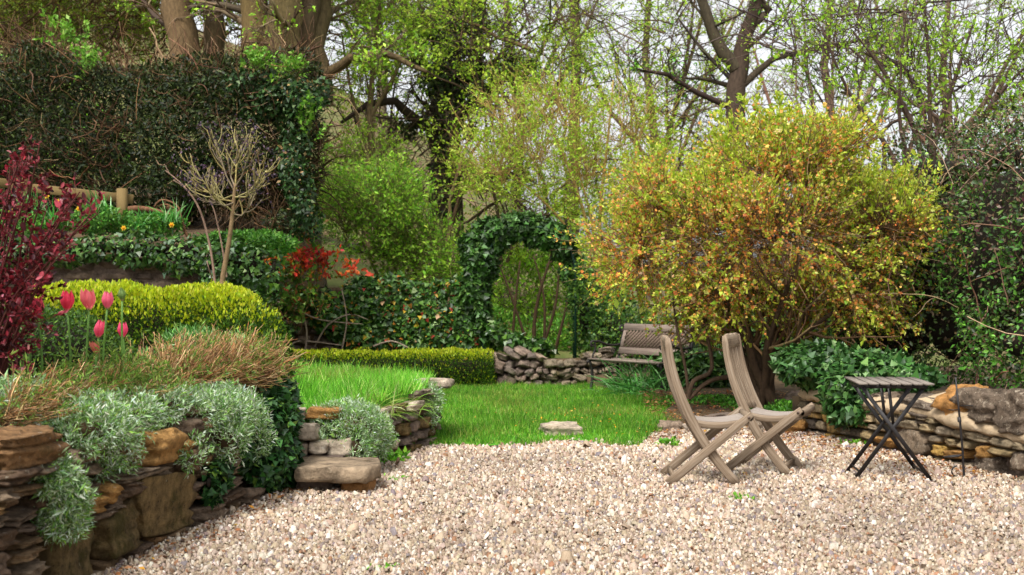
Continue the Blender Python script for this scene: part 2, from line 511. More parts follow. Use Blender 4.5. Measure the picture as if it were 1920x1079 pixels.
M['stone_honey'] = stone_material('stone_honey', ['#a87e48', '#b08650', '#a47a46'], lichen=(14, 0.66, '#d8c3a0'), moss=(7, .64, '#7a5226'), scale=14, speck=.4)
M['stone_right'] = stone_material('stone_right', ['#a08a64', '#8f7f66', '#b8965c', '#7d6f5c', '#a99470', '#8a7a62', '#c09a54', '#6d6052', '#9a8868'], lichen=(20, 0.64, '#c5b8a0'), moss=(8, 0.62, '#4b4630'), speck=0.7)
M['stone_cope'] = stone_material('stone_cope', ['#857462', '#7a6a5a', '#8f7d68', '#76685a'], lichen=(26, 0.57, '#c0b09a'), moss=(7, 0.60, '#3e3428'), scale=14, bump=1.0, speck=1.0)
M['stone_cope_orange'] = stone_material('stone_cope_orange', ['#b8864e', '#b98a55'], lichen=(18, 0.66, '#cdb28a'), moss=(9, 0.64, '#6a4c28'), scale=9, bump=1.0)
M['stone_pale'] = stone_material('stone_pale', ['#a89888', '#b5a590', '#968674', '#bfae98', '#a08e7a'], lichen=(14, 0.66, '#d0c5b5'), moss=(4, 0.60, '#6a6020'))
M['stone_dark'] = stone_material('stone_dark', ['#7a6a5e', '#6b5c52', '#857264', '#8f7c6a', '#75685e'], lichen=(14, 0.68, '#a59a8c'), moss=(4, 0.56, '#3c4018'))
M['stone_rubble'] = stone_material('stone_rubble', ['#7d6f60', '#8a7b68', '#6d6052', '#93836e', '#7a6c5c'], lichen=(14, 0.66, '#b0a590'), moss=(5, 0.55, '#5a5220'))
M['stone_step'] = stone_material('stone_step', ['#96836e', '#9c8870'], lichen=(12, 0.64, '#b8a890'), moss=(5, 0.60, '#6a5030'), scale=8)
M['stone_block'] = stone_material('stone_block', ['#a87c4a', '#a5784a'], moss=(5, 0.58, '#6a4a28'), scale=8)
# ------------------------------------------------------------------ setting: ground, gravel, lawns, terraces, hillside
def patch(name, left, right, y0, y1, zf, mat, nx=24, ny=40, skirt=0.0, label=None, kind='structure'):
    """sheet between two curves X=left(Y), X=right(Y); skirt drops the rim"""
    ys = np.linspace(y0, y1, ny)
    u = np.linspace(0, 1, nx)
    Lx = np.array([left(y) for y in ys]); Rx = np.array([right(y) for y in ys])
    X = Lx[:, None] + (Rx - Lx)[:, None] * u[None]
    Yg = np.repeat(ys[:, None], nx, 1)
    Z = zf(X, Yg)
    V = np.stack([X, Yg, Z], -1).reshape(-1, 3)
    i = np.arange(ny * nx).reshape(ny, nx)
    q = np.stack([i[:-1, :-1], i[:-1, 1:], i[1:, 1:], i[1:, :-1]], -1).reshape(-1, 4)
    faces = [q]
    if skirt:
        rim = np.concatenate([i[0, :], i[1:, -1], i[-1, -2::-1], i[-2:0:-1, 0]])
        n0 = len(V)
        low = V[rim].copy(); low[:, 2] -= skirt
        V = np.concatenate([V, low])
        j = n0 + np.arange(len(rim))
        faces.append(np.stack([rim, j, np.roll(j, -1), np.roll(rim, -1)], -1))
    o = obj(name, V, faces, mat, smooth=True)
    return tag(o, kind=kind, label=label)

def bumps(X, Y, amp, f, seed=3):
    return amp * (fbm(np.stack([X * f, Y * f, X * 0], -1), seed) - 0.5) * 2

LWA, LWB = np.array((-2.10, 5.0)), np.array((-1.49, 8.93))
LWD = (LWB - LWA) / np.linalg.norm(LWB - LWA); LWN = np.array((LWD[1], -LWD[0]))
RWA, RWB = np.array((3.60, 8.9)), np.array((2.70, 12.1))
RWD = (RWB - RWA) / np.linalg.norm(RWB - RWA); RWN = np.array((-RWD[1], RWD[0]))     # faces the gravel (-X)

def lwx(y): return LWA[0] + (LWB[0] - LWA[0]) * (y - LWA[1]) / (LWB[1] - LWA[1])
def rwx(y): return RWA[0] + (RWB[0] - RWA[0]) * (y - RWA[1]) / (RWB[1] - RWA[1])

# far-reaching ground
patch('ground', lambda y: -300, lambda y: 300, -60, 500, lambda X, Y: X * 0 - 0.06, M['field'], 30, 40)
patch('gravel_bed', lambda y: max(-3.2, min(lwx(y) - 0.2, -0.7 if y > 9.6 else 9)), lambda y: rwx(y) + 0.35, 1.0, 13.2, lambda X, Y: X * 0 - 0.004, M['gravel_bed'], 12, 30)

# lower lawn: front rim against the gravel
LAWN_PX = [(800, 838), (850, 836), (910, 840), (980, 838), (1030, 828), (1090, 830), (1140, 836), (1200, 834), (1232, 812), (1290, 790), (1360, 782), (1400, 765)]
LAWN_EDGE = np.array([G(x, y) for x, y in LAWN_PX])
def lawn_front(X):
    return np.interp(X, LAWN_EDGE[:, 0], LAWN_EDGE[:, 1])
def lawn_z(X, Y):
    return 0.012 + 0.05 * np.clip((Y - lawn_front(X)) / 0.5, 0, 1) + bumps(X, Y, 0.02, 0.9)
xs = np.linspace(-3.4, 2.9, 60)
Vv, nn = [], 26
for t in np.linspace(0, 1, nn):
    yy = lawn_front(xs) * (1 - t) + 18.2 * t
    Vv.append(np.stack([xs, yy, lawn_z(xs, yy)], -1))
ii = np.arange(60 * nn).reshape(nn, 60)
tag(obj('lawn', np.concatenate(Vv), [np.stack([ii[:-1, :-1], ii[:-1, 1:], ii[1:, 1:], ii[1:, :-1]], -1).reshape(-1, 4)], M['lawn'], smooth=True), kind='structure')

# raised lawn on its curved retaining wall
RL_PTS = np.array([(-1.62, 8.95), (-1.30, 9.30), (-1.02, 9.80), (-0.80, 10.5), (-0.66, 11.1), (-0.66, 11.6), (-0.95, 12.3), (-1.6, 12.9), (-2.6, 13.3)])
def rl_right(y): return float(np.interp(y, RL_PTS[:, 1], RL_PTS[:, 0])) - 0.1
def raised_z(X, Y): return 0.47 + 0.02 * (Y - 10) - 0.12 * np.clip((10.0 - Y) / 1.0, 0, 1) + bumps(X, Y, 0.03, 1.1, 8)
patch('raised_lawn', lambda y: -6.0, rl_right, 9.0, 13.25, raised_z, M['lawn'], 30, 30, skirt=0.6)

# planting bed behind the near wall
def bed_z(X, Y): return 0.60 + 0.05 * np.clip((lwx(5) - X) / 1.0, 0, 2) + 0.015 * (Y - 6) + bumps(X, Y, 0.03, 1.5, 5)
patch('planting_bed', lambda y: -6.5, lambda y: lwx(y) - 0.2, 2.0, 9.0, bed_z, M['soil'], 24, 40, skirt=0.6)
patch('back_bed', lambda y: -9, lambda y: -2.9, 9.0, 14.4, lambda X, Y: 0.62 + 0.02 * (Y - 9) + bumps(X, Y, 0.03, 1.2, 6), M['soil'], 20, 20, skirt=0.6)
# upper terrace behind the left stone wall
def terrace_z(X, Y): return 0.05 + (1.70 + 0.16 * (Y - 14.5)) * (1 - np.clip((X + 3.75) / .45, 0, 1) ** 1.3) + bumps(X, Y, 0.06, 0.8, 4)
patch('upper_terrace', lambda y: -16, lambda y: -2.0, 14.45, 24, terrace_z, M['soil'], 60, 20, skirt=2.0)
# border soil under the orange shrub and behind the right wall
def border_left(y): return float(np.interp(y, [12.35, 12.8, 14.2, 17.2], [1.75, 1.45, 2.0, 0.9]))
def border_z(X, Y): return 0.01 + 0.10 * np.clip((Y - 12.4) / .8, 0, 1) + 0.02 * (Y - 12.5) + bumps(X, Y, 0.04, 1.6, 9)
patch('border_soil', border_left, lambda y: 9.0, 12.4, 18.5, border_z, M['soil'], 24, 24, skirt=0.3)
patch('hedge_bank', lambda y: rwx(y) + 0.2, lambda y: 9.5, 5.5, 12.6, lambda X, Y: 0.34 + 0.05 * (X - 3.5) + bumps(X, Y, 0.04, 1.2, 10), M['soil'], 16, 24, skirt=0.5)
# woodland slope beyond the garden
def hill_z(X, Y):
    az = X / np.maximum(Y, 1)
    steep = np.interp(az, [-0.6, -0.35, -0.16, -0.09, -0.02, 0.03, 0.12, 0.6], [0.33, 0.31, 0.22, 0.175, 0.125, 0.065, 0.03, 0.03])
    return 0.1 + np.clip(Y - 19.0, 0, 90) * steep + bumps(X, Y, 0.35, 0.15, 12)
patch('hillside', lambda y: -0.8 * y - 10, lambda y: 0.8 * y + 10, 18.9, 110, hill_z, M['hill'], 60, 50)

# ------------------------------------------------------------------ stones
def stone_mesh(seed, n=4, sup=0.32, amp=0.12, mat=None):
    rng = np.random.default_rng(seed)
    g = np.linspace(-1, 1, n + 1)
    V, idx, faces = [], {}, []
    def vid(p):
        k = tuple(np.round(p, 4))
        if k not in idx:
            idx[k] = len(V); V.append(p)
        return idx[k]
    for ax in range(3):
        for sg in (-1, 1):
            for i in range(n):
                for j in range(n):
                    c = []
                    for (a, b) in ((i, j), (i + 1, j), (i + 1, j + 1), (i, j + 1)):
                        p = np.zeros(3); p[ax] = sg; p[(ax + 1) % 3] = g[a]; p[(ax + 2) % 3] = g[b]
                        c.append(vid(p))
                    faces.append(c if sg > 0 else c[::-1])
    V = np.array(V)
    u = nrm(V)
    planes = [(np.eye(3)[k] * sg + rng.normal(0, .12, 3), rng.uniform(.88, 1.0)) for k in range(3) for sg in (-1, 1)]
    planes += [(rng.choice([-1, 1], 3) * rng.uniform(.35, 1.0, 3), rng.uniform(1.15, 1.5) - sup * .5) for _ in range(9)]
    r = np.full(len(u), 9.0)
    for nn_, d_ in planes:
        c_ = u @ nrm(nn_)
        r = np.where(c_ > .05, np.minimum(r, d_ / np.maximum(c_, .05)), r)
    W = u * r[:, None]
    o3 = rng.uniform(0, 50, 3)
    W = W + u * (amp * 1.2 * (fbm(W * 1.3 + o3, seed) - .5) + amp * .9 * (fbm(W * 4.0 + o3, seed + 3) - .5))[:, None]
    strata = vnoise(np.stack([W[:, 2] * 4.5, W[:, 0] * .7, W[:, 1] * .7], 1) + o3, seed + 7) - .5      # bedding layers
    W[:, :2] *= (1 + amp * 1.1 * strata)[:, None]
    W = W / np.abs(W).max(0) * 0.5
    return make_mesh('stone', W, [np.array(faces)], mat, smooth=False)

_stones = {}
def stone_variants(key, count=10, **kw):
    k = (key, kw.get('n', 4))
    if k not in _stones:
        _stones[k] = [stone_mesh(sum(map(ord, key)) + 17 * i, mat=M[key], **kw) for i in range(count)]
    return _stones[k]

srng = random.Random(5)
def put_stone(parent, key, centre, size, rz, roll=0.0, pitch=0.0, name='stone', **kw):
    """centre in world; size = (along, deep, high); parent has no rotation"""
    me = srng.choice(stone_variants(key, **kw))
    o = bpy.data.objects.new(name, me)
    link(o, parent)
    o.location = Vector(centre) - Vector(parent.location)
    o.rotation_euler = (pitch, roll, rz)
    o.scale = size
    return o

def wall_core(parent, pts, thick, ztop, z0=-0.3, mat=None, name='core'):
    """solid hearting behind the face: pts = face line set back, ztop list"""
    pts = np.array(pts, float)
    d = nrm(np.gradient(pts, axis=0)); n = np.stack([-d[:, 1], d[:, 0]], 1) * thick
    a = Acc(); k = len(pts)
    zt = np.broadcast_to(ztop, (k,))
    ring = np.stack([np.c_[pts, np.full(k, z0)], np.c_[pts, zt], np.c_[pts + n, zt], np.c_[pts + n, np.full(k, z0)]], 1)
    i = np.arange(k * 4).reshape(k, 4)
    q = np.stack([i[:-1], np.roll(i[:-1], -1, 1), np.roll(i[1:], -1, 1), i[1:]], -1).reshape(-1, 4)
    a.add(ring.reshape(-1, 3), [q, i[:1], i[-1:, ::-1]])
    return a.build(name, mat or M['soil'], parent, use_col=False)

# ---- near left wall
def lw_hit(x, y):
    dx, dz = (x - CX) / F, -(y - CY) / F
    t = (LWA @ LWN) / (dx * LWN[0] + LWN[1])
    p = np.array((dx * t, t, CZ + dz * t))
    return (p[:2] - LWA) @ LWD, p[2]

def lw_pos(s, z, out=0.0):
    q = LWA + LWD * s + LWN * out
    return np.array((q[0], q[1], z))

LRZ = math.atan2(LWD[1], LWD[0])
left_wall = thing('dry_stone_wall', 'low dry stone retaining wall of brown and honey stones below the silver-leaved plants', 'stone wall', (LWA[0], LWA[1], 0))
MAN = [  # pixel box, stone material
    ((-6, 806, 111, 872), 'stone_near'), ((42, 856, 116, 889), 'stone_near'), ((-10, 877, 58, 909), 'stone_near'), ((25, 909, 97, 931), 'stone_near'),
    ((-10, 914, 28, 944), 'stone_near'), ((-12, 945, 21, 969), 'stone_near'), ((16, 934, 44, 957), 'stone_near'), ((26, 958, 84, 985), 'stone_near'),
    ((-12, 970, 26, 990), 'stone_near'), ((36, 985, 84, 998), 'stone_near'), ((-12, 993, 51, 1034), 'stone_near'), ((42, 1031, 92, 1055), 'stone_near'),
    ((48, 1011, 90, 1026), 'stone_near'), ((-14, 1036, 44, 1090), 'stone_near'), ((44, 1057, 96, 1100), 'stone_near'),
    ((94, 982, 205, 1110), 'stone_slab'), ((203, 949, 268, 1046), 'stone_slab'), ((256, 893, 372, 1016), 'stone_slab'),
    ((150, 906, 203, 945), 'stone_near'), ((201, 907, 235, 942), 'stone_honey'), ((231, 902, 268, 930), 'stone_near'), ((166, 932, 211, 962), 'stone_honey'),
    ((211, 930, 255, 958), 'stone_near'), ((166, 957, 222, 979), 'stone_near'), ((122, 946, 166, 975), 'stone_near'), ((222, 883, 306, 899), 'stone_near'),
    ((298, 875, 336, 893), 'stone_near'), ((270, 803, 346, 878), 'stone_honey'), ((343, 824, 378, 856), 'stone_honey'), ((250, 855, 274, 876), 'stone_near'),
    ((416, 899, 462, 923), 'stone_near'), ((418, 922, 463, 944), 'stone_near'), ((461, 913, 489, 948), 'stone_near'), ((438, 862, 463, 885), 'stone_near'),
    ((421, 884, 452, 900), 'stone_near'), ((380, 945, 420, 985), 'stone_near')]
man_rect = []
for (x0, y0, x1, y1), key in MAN:
    xc, yc = (x0 + x1) / 2, (y0 + y1) / 2
    s0, _ = lw_hit(x0, yc); s1, _ = lw_hit(x1, yc); sc, zc = lw_hit(xc, yc)
    _, za = lw_hit(xc, y0); _, zb = lw_hit(xc, y1)
    w, h = (s1 - s0), za - zb
    big = key == 'stone_slab'
    proud = 0.05 if zc > 0.5 else (-0.01 if big else srng.uniform(-0.02, 0.02))
    dep = 0.30 if zc > 0.5 else 0.24
    put_stone(left_wall, key, lw_pos((s0 + s1) / 2, zc, proud - dep / 2 + 0.03), (w * 1.05, dep, h * 1.1), LRZ, srng.uniform(-.06, .06), srng.uniform(-.05, .05),
              n=10 if not big else 12, sup=-0.05 if not big else -.45, amp=0.42 if not big else .24)
    man_rect.append(((s0 + s1) / 2, zc, w, h))
def left_top(s): return float(np.interp(s, [-1.2, 0.1, 0.6, 1.7, 3.9], [0.74, 0.74, 0.62, 0.60, 0.56]))
z = -0.03
while z < 0.75:
    h = srng.uniform(0.045, 0.11); s = -1.2 + srng.uniform(0, .2)
    while s < 3.95:
        w = srng.uniform(0.13, 0.30)
        sc, zc = s + w / 2, z + h / 2
        if zc < left_top(sc) and not any(abs(sc - a) < (c + w) * 0.42 and abs(zc - b) < (d + h) * 0.42 for a, b, c, d in man_rect):
            put_stone(left_wall, 'stone_near', lw_pos(sc, zc, -0.12 + srng.uniform(-.03, .015)), (w * 0.97, 0.24, h * 0.95), LRZ, srng.uniform(-.05, .05), srng.uniform(-.04, .04), n=7, sup=-0.15, amp=0.24)
        s += w
    z += h
cs = np.linspace(-1.2, 3.95, 12)
wall_core(left_wall, [lw_pos(s, 0, -0.16)[:2] for s in cs], 0.25, [left_top(s) - 0.05 for s in cs], mat=M['soil'])

# ---- steps at the end of the near wall
def slab_mesh(poly, z0, z1, jit, seed, name, mat, parent):
    """irregular slab from a plan outline with a rough edge"""
    rng = np.random.default_rng(seed)
    P2 = []
    poly = np.array(poly, float)
    for i in range(len(poly)):
        a, b = poly[i], poly[(i + 1) % len(poly)]
        m = max(2, int(np.linalg.norm(b - a) / 0.05))
        for t in np.arange(m) / m:
            P2.append(a + (b - a) * t)
    P2 = np.array(P2); k = len(P2); c = P2.mean(0)
    rings = []
    for zz, sc in ((z0, 0.97), (z0 + (z1 - z0) * .3, 1.0), (z0 + (z1 - z0) * .8, 1.0), (z1, 0.965)):
        q = c + (P2 - c) * sc + rng.normal(0, jit, (k, 2))
        rings.append(np.c_[q, zz + rng.normal(0, jit * .6, k)])
    rings.append(np.c_[c + (P2 - c) * 0.5, z1 + rng.normal(0, jit * .3, k)])
    V = np.concatenate(rings); i = np.arange(5 * k).reshape(5, k)
    q = np.stack([i[:-1], np.roll(i[:-1], -1, 1), np.roll(i[1:], -1, 1), i[1:]], -1).reshape(-1, 4)
    return obj(name, V, [q, i[-1:, :], i[:1, ::-1]], mat, parent)

step = thing('stone_step', 'rough flat stone slab step set on a block at the wall end', 'step', (-1.15, 8.6, 0))
slab_mesh([(-1.42, 8.37), (-0.95, 8.33), (-0.88, 8.56), (-0.92, 8.86), (-1.48, 8.9)], 0.085, 0.185, 0.006, 3, 'slab', M['stone_step'], step)
slab_mesh([(-1.12, 8.44), (-0.94, 8.41), (-0.91, 8.58), (-0.95, 8.8), (-1.2, 8.8)], -0.03, 0.083, 0.005, 4, 'block', M['stone_block'], step)
slab_mesh([(-1.44, 8.55), (-1.2, 8.5), (-1.2, 8.8), (-1.46, 8.85)], -0.03, 0.078, 0.006, 5, 'rear_block', M['stone_dark'], step)
upper = thing('stone_steps', 'stacked rough stones stepping up beside the ivy-covered wall end', 'step', (-1.5, 9.1, 0))
for (x, y, z, w, d, h, k) in [(-1.50, 8.98, .23, .16, .28, .10, 'stone_pale'), (-1.36, 9.05, .235, .2, .3, .10, 'stone_pale'), (-1.47, 9.05, .345, .24, .3, .13, 'stone_pale'),
                              (-1.36, 9.22, .46, .3, .2, .09, 'stone_honey'), (-1.58, 9.2, .45, .22, .25, .1, 'stone_pale'), (-1.22, 9.12, .22, .2, .25, .14, 'stone_pale')]:
    put_stone(upper, k, (x, y, z), (w, d, h), srng.uniform(-.1, .1), srng.uniform(-.06, .06), n=6, sup=-0.15, amp=0.24)
slab_mesh([(-1.7, 8.92), (-1.2, 8.92), (-1.1, 9.3), (-1.7, 9.3)], -0.05, 0.18, 0.01, 8, 'footing', M['stone_dark'], upper)

# ---- retaining wall of the raised lawn
rl_wall = thing('curved_stone_wall', 'curved dry stone retaining wall holding up the raised lawn', 'stone wall', (-0.8, 10.6, 0))
seg = np.diff(RL_PTS, axis=0); sl = np.concatenate(([0], np.cumsum(np.linalg.norm(seg, axis=1))))
def rl_at(s):
    p = np.array((np.interp(s, sl, RL_PTS[:, 0]), np.interp(s, sl, RL_PTS[:, 1])))
    q = np.array((np.interp(s + .05, sl, RL_PTS[:, 0]), np.interp(s + .05, sl, RL_PTS[:, 1])))
    q2 = np.array((np.interp(s - .05, sl, RL_PTS[:, 0]), np.interp(s - .05, sl, RL_PTS[:, 1])))
    return p, nrm(q - q2)
s_main = sl[2]
z = -0.03
while z < 0.50:
    h = srng.uniform(0.07, 0.12); s = 0.15 + srng.uniform(0, .2)
    while s < sl[-1] - 0.2:
        w = srng.uniform(0.16, 0.34)
        p, d = rl_at(s + w / 2)
        top = np.interp(p[1], [9.2, 9.9, 10.6, 11.2, 13.3], [0.36, 0.40, 0.46, 0.50, 0.46])
        if z + h / 2 < top:
            n2 = np.array((d[1], -d[0]))
            c = p - n2 * (0.12 + srng.uniform(-.03, .02))
            key = srng.choice(['stone_dark', 'stone_pale', 'stone_dark', 'stone_slab'])
            put_stone(rl_wall, key, (c[0], c[1], z + h / 2), (w * 0.98, 0.26, h * 0.96), math.atan2(d[1], d[0]), srng.uniform(-.06, .06), srng.uniform(-.05, .05), n=6, sup=-0.15, amp=0.24)
        s += w
    z += h
wall_core(rl_wall, [rl_at(s)[0] - np.array((rl_at(s)[1][1], -rl_at(s)[1][0])) * 0.17 for s in np.linspace(0.1, sl[-1] - .1, 24)], 0.12, 0.33)
pq = P(818, 738, 11.25)
put_stone(rl_wall, 'stone_pale', (pq[0], pq[1], 0.52), (0.26, 0.30, 0.10), 1.3, .03, name='coping_stone', n=6, sup=-0.15, amp=0.24)

# ---- right wall with its cope stones
def rw_hit(x, y):
    dx, dz = (x - CX) / F, -(y - CY) / F
    t = (RWA @ RWN) / (dx * RWN[0] + RWN[1])
    p = np.array((dx * t, t, CZ + dz * t))
    return (p[:2] - RWA) @ RWD, p[2]
def rw_pos(s, z, out=0.0):
    q = RWA + RWD * s + RWN * out
    return np.array((q[0], q[1], z))
RRZ = math.atan2(RWD[1], RWD[0])
right_wall = thing('coped_stone_wall', 'coursed rubble wall with pitted cope stones bedded on pale mortar behind the bistro table', 'stone wall', (RWA[0], RWA[1], 0))
def mort_z(s): return float(np.interp(s, [-1.6, 0.1, 1.4, 3.4], [0.25, 0.27, 0.35, 0.34]))
RMAN = []
for box, key in [((1678, 805, 1736, 852), 'stone_cope'), ((1815, 855, 1865, 888), 'stone_cope'), ((1768, 842, 1806, 862), 'stone_honey'), ((1634, 820, 1672, 838), 'stone_honey'),
                 ((1888, 848, 1925, 886), 'stone_cope'), ((1830, 832, 1850, 862), 'stone_honey')]:
    x0, y0, x1, y1 = box
    sA, zc = rw_hit((x0 + x1) / 2, (y0 + y1) / 2)
    w = abs(rw_hit(x1, (y0 + y1) / 2)[0] - rw_hit(x0, (y0 + y1) / 2)[0]); h = rw_hit((x0 + x1) / 2, y0)[1] - rw_hit((x0 + x1) / 2, y1)[1]
    put_stone(right_wall, key, rw_pos(sA, zc, -0.1), (w, 0.24, h), RRZ, srng.uniform(-.04, .04), n=6, sup=-0.15, amp=0.24)
    RMAN.append((sA, zc, w, h))
z = -0.04
while z < 0.36:
    h = srng.uniform(0.055, 0.095); s = -1.6 + srng.uniform(0, .2)
    while s < 3.3:
        w = srng.uniform(0.12, 0.28)
        sc, zc = s + w / 2, z + h / 2
        hh = min(h, mort_z(sc) - z)
        if hh > 0.03 and not any(abs(sc - a) < (c + w) * 0.42 and abs(zc - b) < (d + h) * 0.42 for a, b, c, d in RMAN):
            put_stone(right_wall, 'stone_right', rw_pos(sc, z + hh / 2, -0.1 + srng.uniform(-.02, .02)), (w * 0.96, 0.24, hh * 0.93), RRZ, srng.uniform(-.03, .03), srng.uniform(-.04, .04), n=6, sup=-0.15, amp=0.24)
        s += w
    z += h
cs = np.linspace(-1.6, 3.3, 14)
wall_core(right_wall, [rw_pos(s, 0, -0.12)[:2] for s in cs][::-1], 0.3, [mort_z(s) - 0.02 for s in cs][::-1], mat=M['stone_dark'])
# mortar bed: a lumpy strip under the copes
ms = np.linspace(-1.6, 3.3, 70)
rr = np.random.default_rng(4)
prof = [(-0.30, -0.03), (0.0, -0.02), (0.03, 0.01), (0.012, 0.05), (-0.03, 0.095), (-0.30, 0.13)]
V = []
for s in ms:
    for (o_, dz) in prof:
        V.append(rw_pos(s, mort_z(s) + dz * (1 + .25 * math.sin(s * 7.3 + 1) * math.sin(s * 3.1)) + rr.normal(0, .009), o_ - .02 * (1 + math.sin(s * 5.7)) + rr.normal(0, .008)))
i = np.arange(70 * 6).reshape(70, 6)
obj('mortar_bed', np.array(V), [np.stack([i[:-1, :-1], i[:-1, 1:], i[1:, 1:], i[1:, :-1]], -1).reshape(-1, 4)], M['mortar'], right_wall, smooth=True)
COPE = [((1655, 742, 1756, 800), 'stone_cope'), ((1750, 722, 1806, 806), 'stone_cope_orange'), ((1790, 728, 1866, 812), 'stone_cope'), ((1856, 728, 1935, 828), 'stone_cope'),
        ((1925, 728, 2010, 840), 'stone_cope'), ((1998, 722, 2120, 860), 'stone_cope'), ((1600, 742, 1662, 790), 'stone_cope'), ((1550, 738, 1604, 782), 'stone_pale')]
for (x0, y0, x1, y1), key in COPE:
    ym = (y0 + y1) / 2
    sa, sb = rw_hit(x0, ym)[0], rw_hit(x1, ym)[0]
    za, zb = rw_hit((x0 + x1) / 2, y0)[1], rw_hit((x0 + x1) / 2, y1)[1]
    put_stone(right_wall, key, rw_pos((sa + sb) / 2, (za + zb + .05) / 2, -0.17), (abs(sb - sa) * 1.12, 0.42, za - zb - .01), RRZ, srng.uniform(-.2, .2), srng.uniform(-.1, .05),
              name='cope_stone', n=11, sup=0.35, amp=0.45)

# ---- rubble wall behind the lawn, by the bench
back_wall = thing('rubble_wall', 'low mossy rubble wall between the clipped hedge and the garden bench', 'stone wall', (0.7, 16.9, 0))
BW = np.array([(-0.35, 17.1), (0.2, 17.0), (0.8, 17.0), (1.3, 17.3), (2.3, 17.6)])
bl = np.concatenate(([0], np.cumsum(np.linalg.norm(np.diff(BW, axis=0), axis=1))))
z = 0.02
while z < 0.5:
    h = srng.uniform(0.07, 0.14); s = srng.uniform(0, .15)
    while s < bl[-1]:
        w = srng.uniform(0.09, 0.24)
        p = np.array((np.interp(s + w / 2, bl, BW[:, 0]), np.interp(s + w / 2, bl, BW[:, 1])))
        if z + h / 2 < 0.46 + 0.06 * math.sin(s * 5):
            key = 'stone_dark' if p[0] < 0.45 else 'stone_rubble'
            put_stone(back_wall, key, (p[0], p[1] + srng.uniform(-.04, .04), z + h / 2), (w * 1.05, 0.3, h * 1.15), srng.uniform(-.5, .5), srng.uniform(-.5, .5), srng.uniform(-.3, .3), n=6, sup=-0.15, amp=0.24)
        s += w * 0.96
    z += h * 0.95
wall_core(back_wall, [(x, y + 0.08) for x, y in BW], 0.3, 0.40, mat=M['soil'])

# ---- upper-left terrace wall and the middle wall (mostly under ivy)
def brick_wall(parent, p0, p1, ztop, z0, key, hmin, hmax, wmin, wmax, depth=0.22, skip=None):
    p0, p1 = np.array(p0, float), np.array(p1, float)
    d = (p1 - p0) / np.linalg.norm(p1 - p0); n2 = np.array((d[1], -d[0])); Ln = np.linalg.norm(p1 - p0); rz = math.atan2(d[1], d[0])
    z = z0
    while z < ztop:
        h = srng.uniform(hmin, hmax); s = -srng.uniform(0, wmin)
        h = min(h, ztop - z + 0.01)
        while s < Ln:
            w = srng.uniform(wmin, wmax)
            p = p0 + d * (s + w / 2)
            if (skip is None or not skip(s + w / 2, z + h / 2)) and h > 0.03:
                put_stone(parent, key, (p[0] - n2[0] * depth * .45, p[1] - n2[1] * depth * .45, z + h / 2), (w * .96, depth + srng.uniform(-.02, .03), h * .92), rz, srng.uniform(-.02, .02), n=4, sup=0, amp=0.2)
            s += w
        z += h
    wall_core(parent, [p0 - n2 * 0.08, p1 - n2 * 0.08], 0.2, ztop - 0.02, z0, M['soil'])

mid_wall = thing('garden_wall', 'grey-brown stone garden wall draped in ivy behind the low clipped hedge', 'stone wall', (-2.0, 18.1, 0))
brick_wall(mid_wall, P(425, 600, 17.7)[:2], P(912, 600, 18.1)[:2], 1.38, 0.30, 'stone_dark', 0.09, 0.15, 0.22, 0.5,
           skip=lambda s, z: s > 1.75 and z > 0.55 or (z > 1.05 and s > 0.9))
up_wall = thing('terrace_wall', 'mossy stone terrace wall under hanging ivy, behind the rounded box hedge', 'stone wall', (-4.5, 14.4, 0.6))
brick_wall(up_wall, P(-60, 520, 14.4)[:2], P(440, 520, 14.4)[:2], 1.72, 1.05, 'stone_dark', 0.09, 0.17, 0.2, 0.5)
wall_core(up_wall, [P(-60, 520, 14.44)[:2], P(438, 520, 14.44)[:2]], 0.25, 1.7, 0.3, M['stone_dark'], name='footing')

# ---- loose stones
def loose(name, label, px, z, size, rz, key, seed, group=None, dy=0.0):
    p = G(px[0], px[1], 0.0)
    o = bpy.data.objects.new(name, stone_mesh(seed, 9, 0.35, 0.35, M[key]))
    link(o); o.location = (p[0], p[1] + dy, z); o.scale = size; o.rotation_euler = (0, 0, rz)
    return tag(o, label, 'rock', group)
loose('rock', 'flat pale rock half sunk in the front edge of the lawn', (1052, 824), 0.05, (0.46, 0.34, 0.19), 0.1, 'stone_pale', 61, dy=.12)
loose('rock', 'orange-brown angular rock lying against the wall foot behind the chair nearest the table', (1490, 815), 0.07, (0.3, 0.24, 0.17), -0.4, 'stone_honey', 62, dy=.1)
loose('rock', 'small pale upright rock under the seat of the chair nearest the table', (1420, 818), 0.07, (0.14, 0.16, 0.2), 0.4, 'stone_pale', 63, dy=.1)
loose('rock', 'long low mossy rock edging the border under the orange shrub', (1365, 806), 0.06, (0.62, 0.28, 0.17), 0.25, 'stone_dark', 64, dy=.25)
loose('rock', 'small brown rock at the bare corner where lawn meets border', (1262, 812), 0.04, (0.28, 0.2, 0.13), 0.2, 'stone_dark', 65, dy=.15)
loose('rock', 'squat grey rock beside the trunk of the orange shrub', (1505, 790), 0.2, (0.34, 0.3, 0.24), 0.7, 'stone_dark', 66, dy=.1)
loose('rock', 'low tan rock between the lawn and the chairs', (1310, 816), 0.04, (0.24, 0.2, 0.12), 0.5, 'stone_pale', 67, dy=.2)
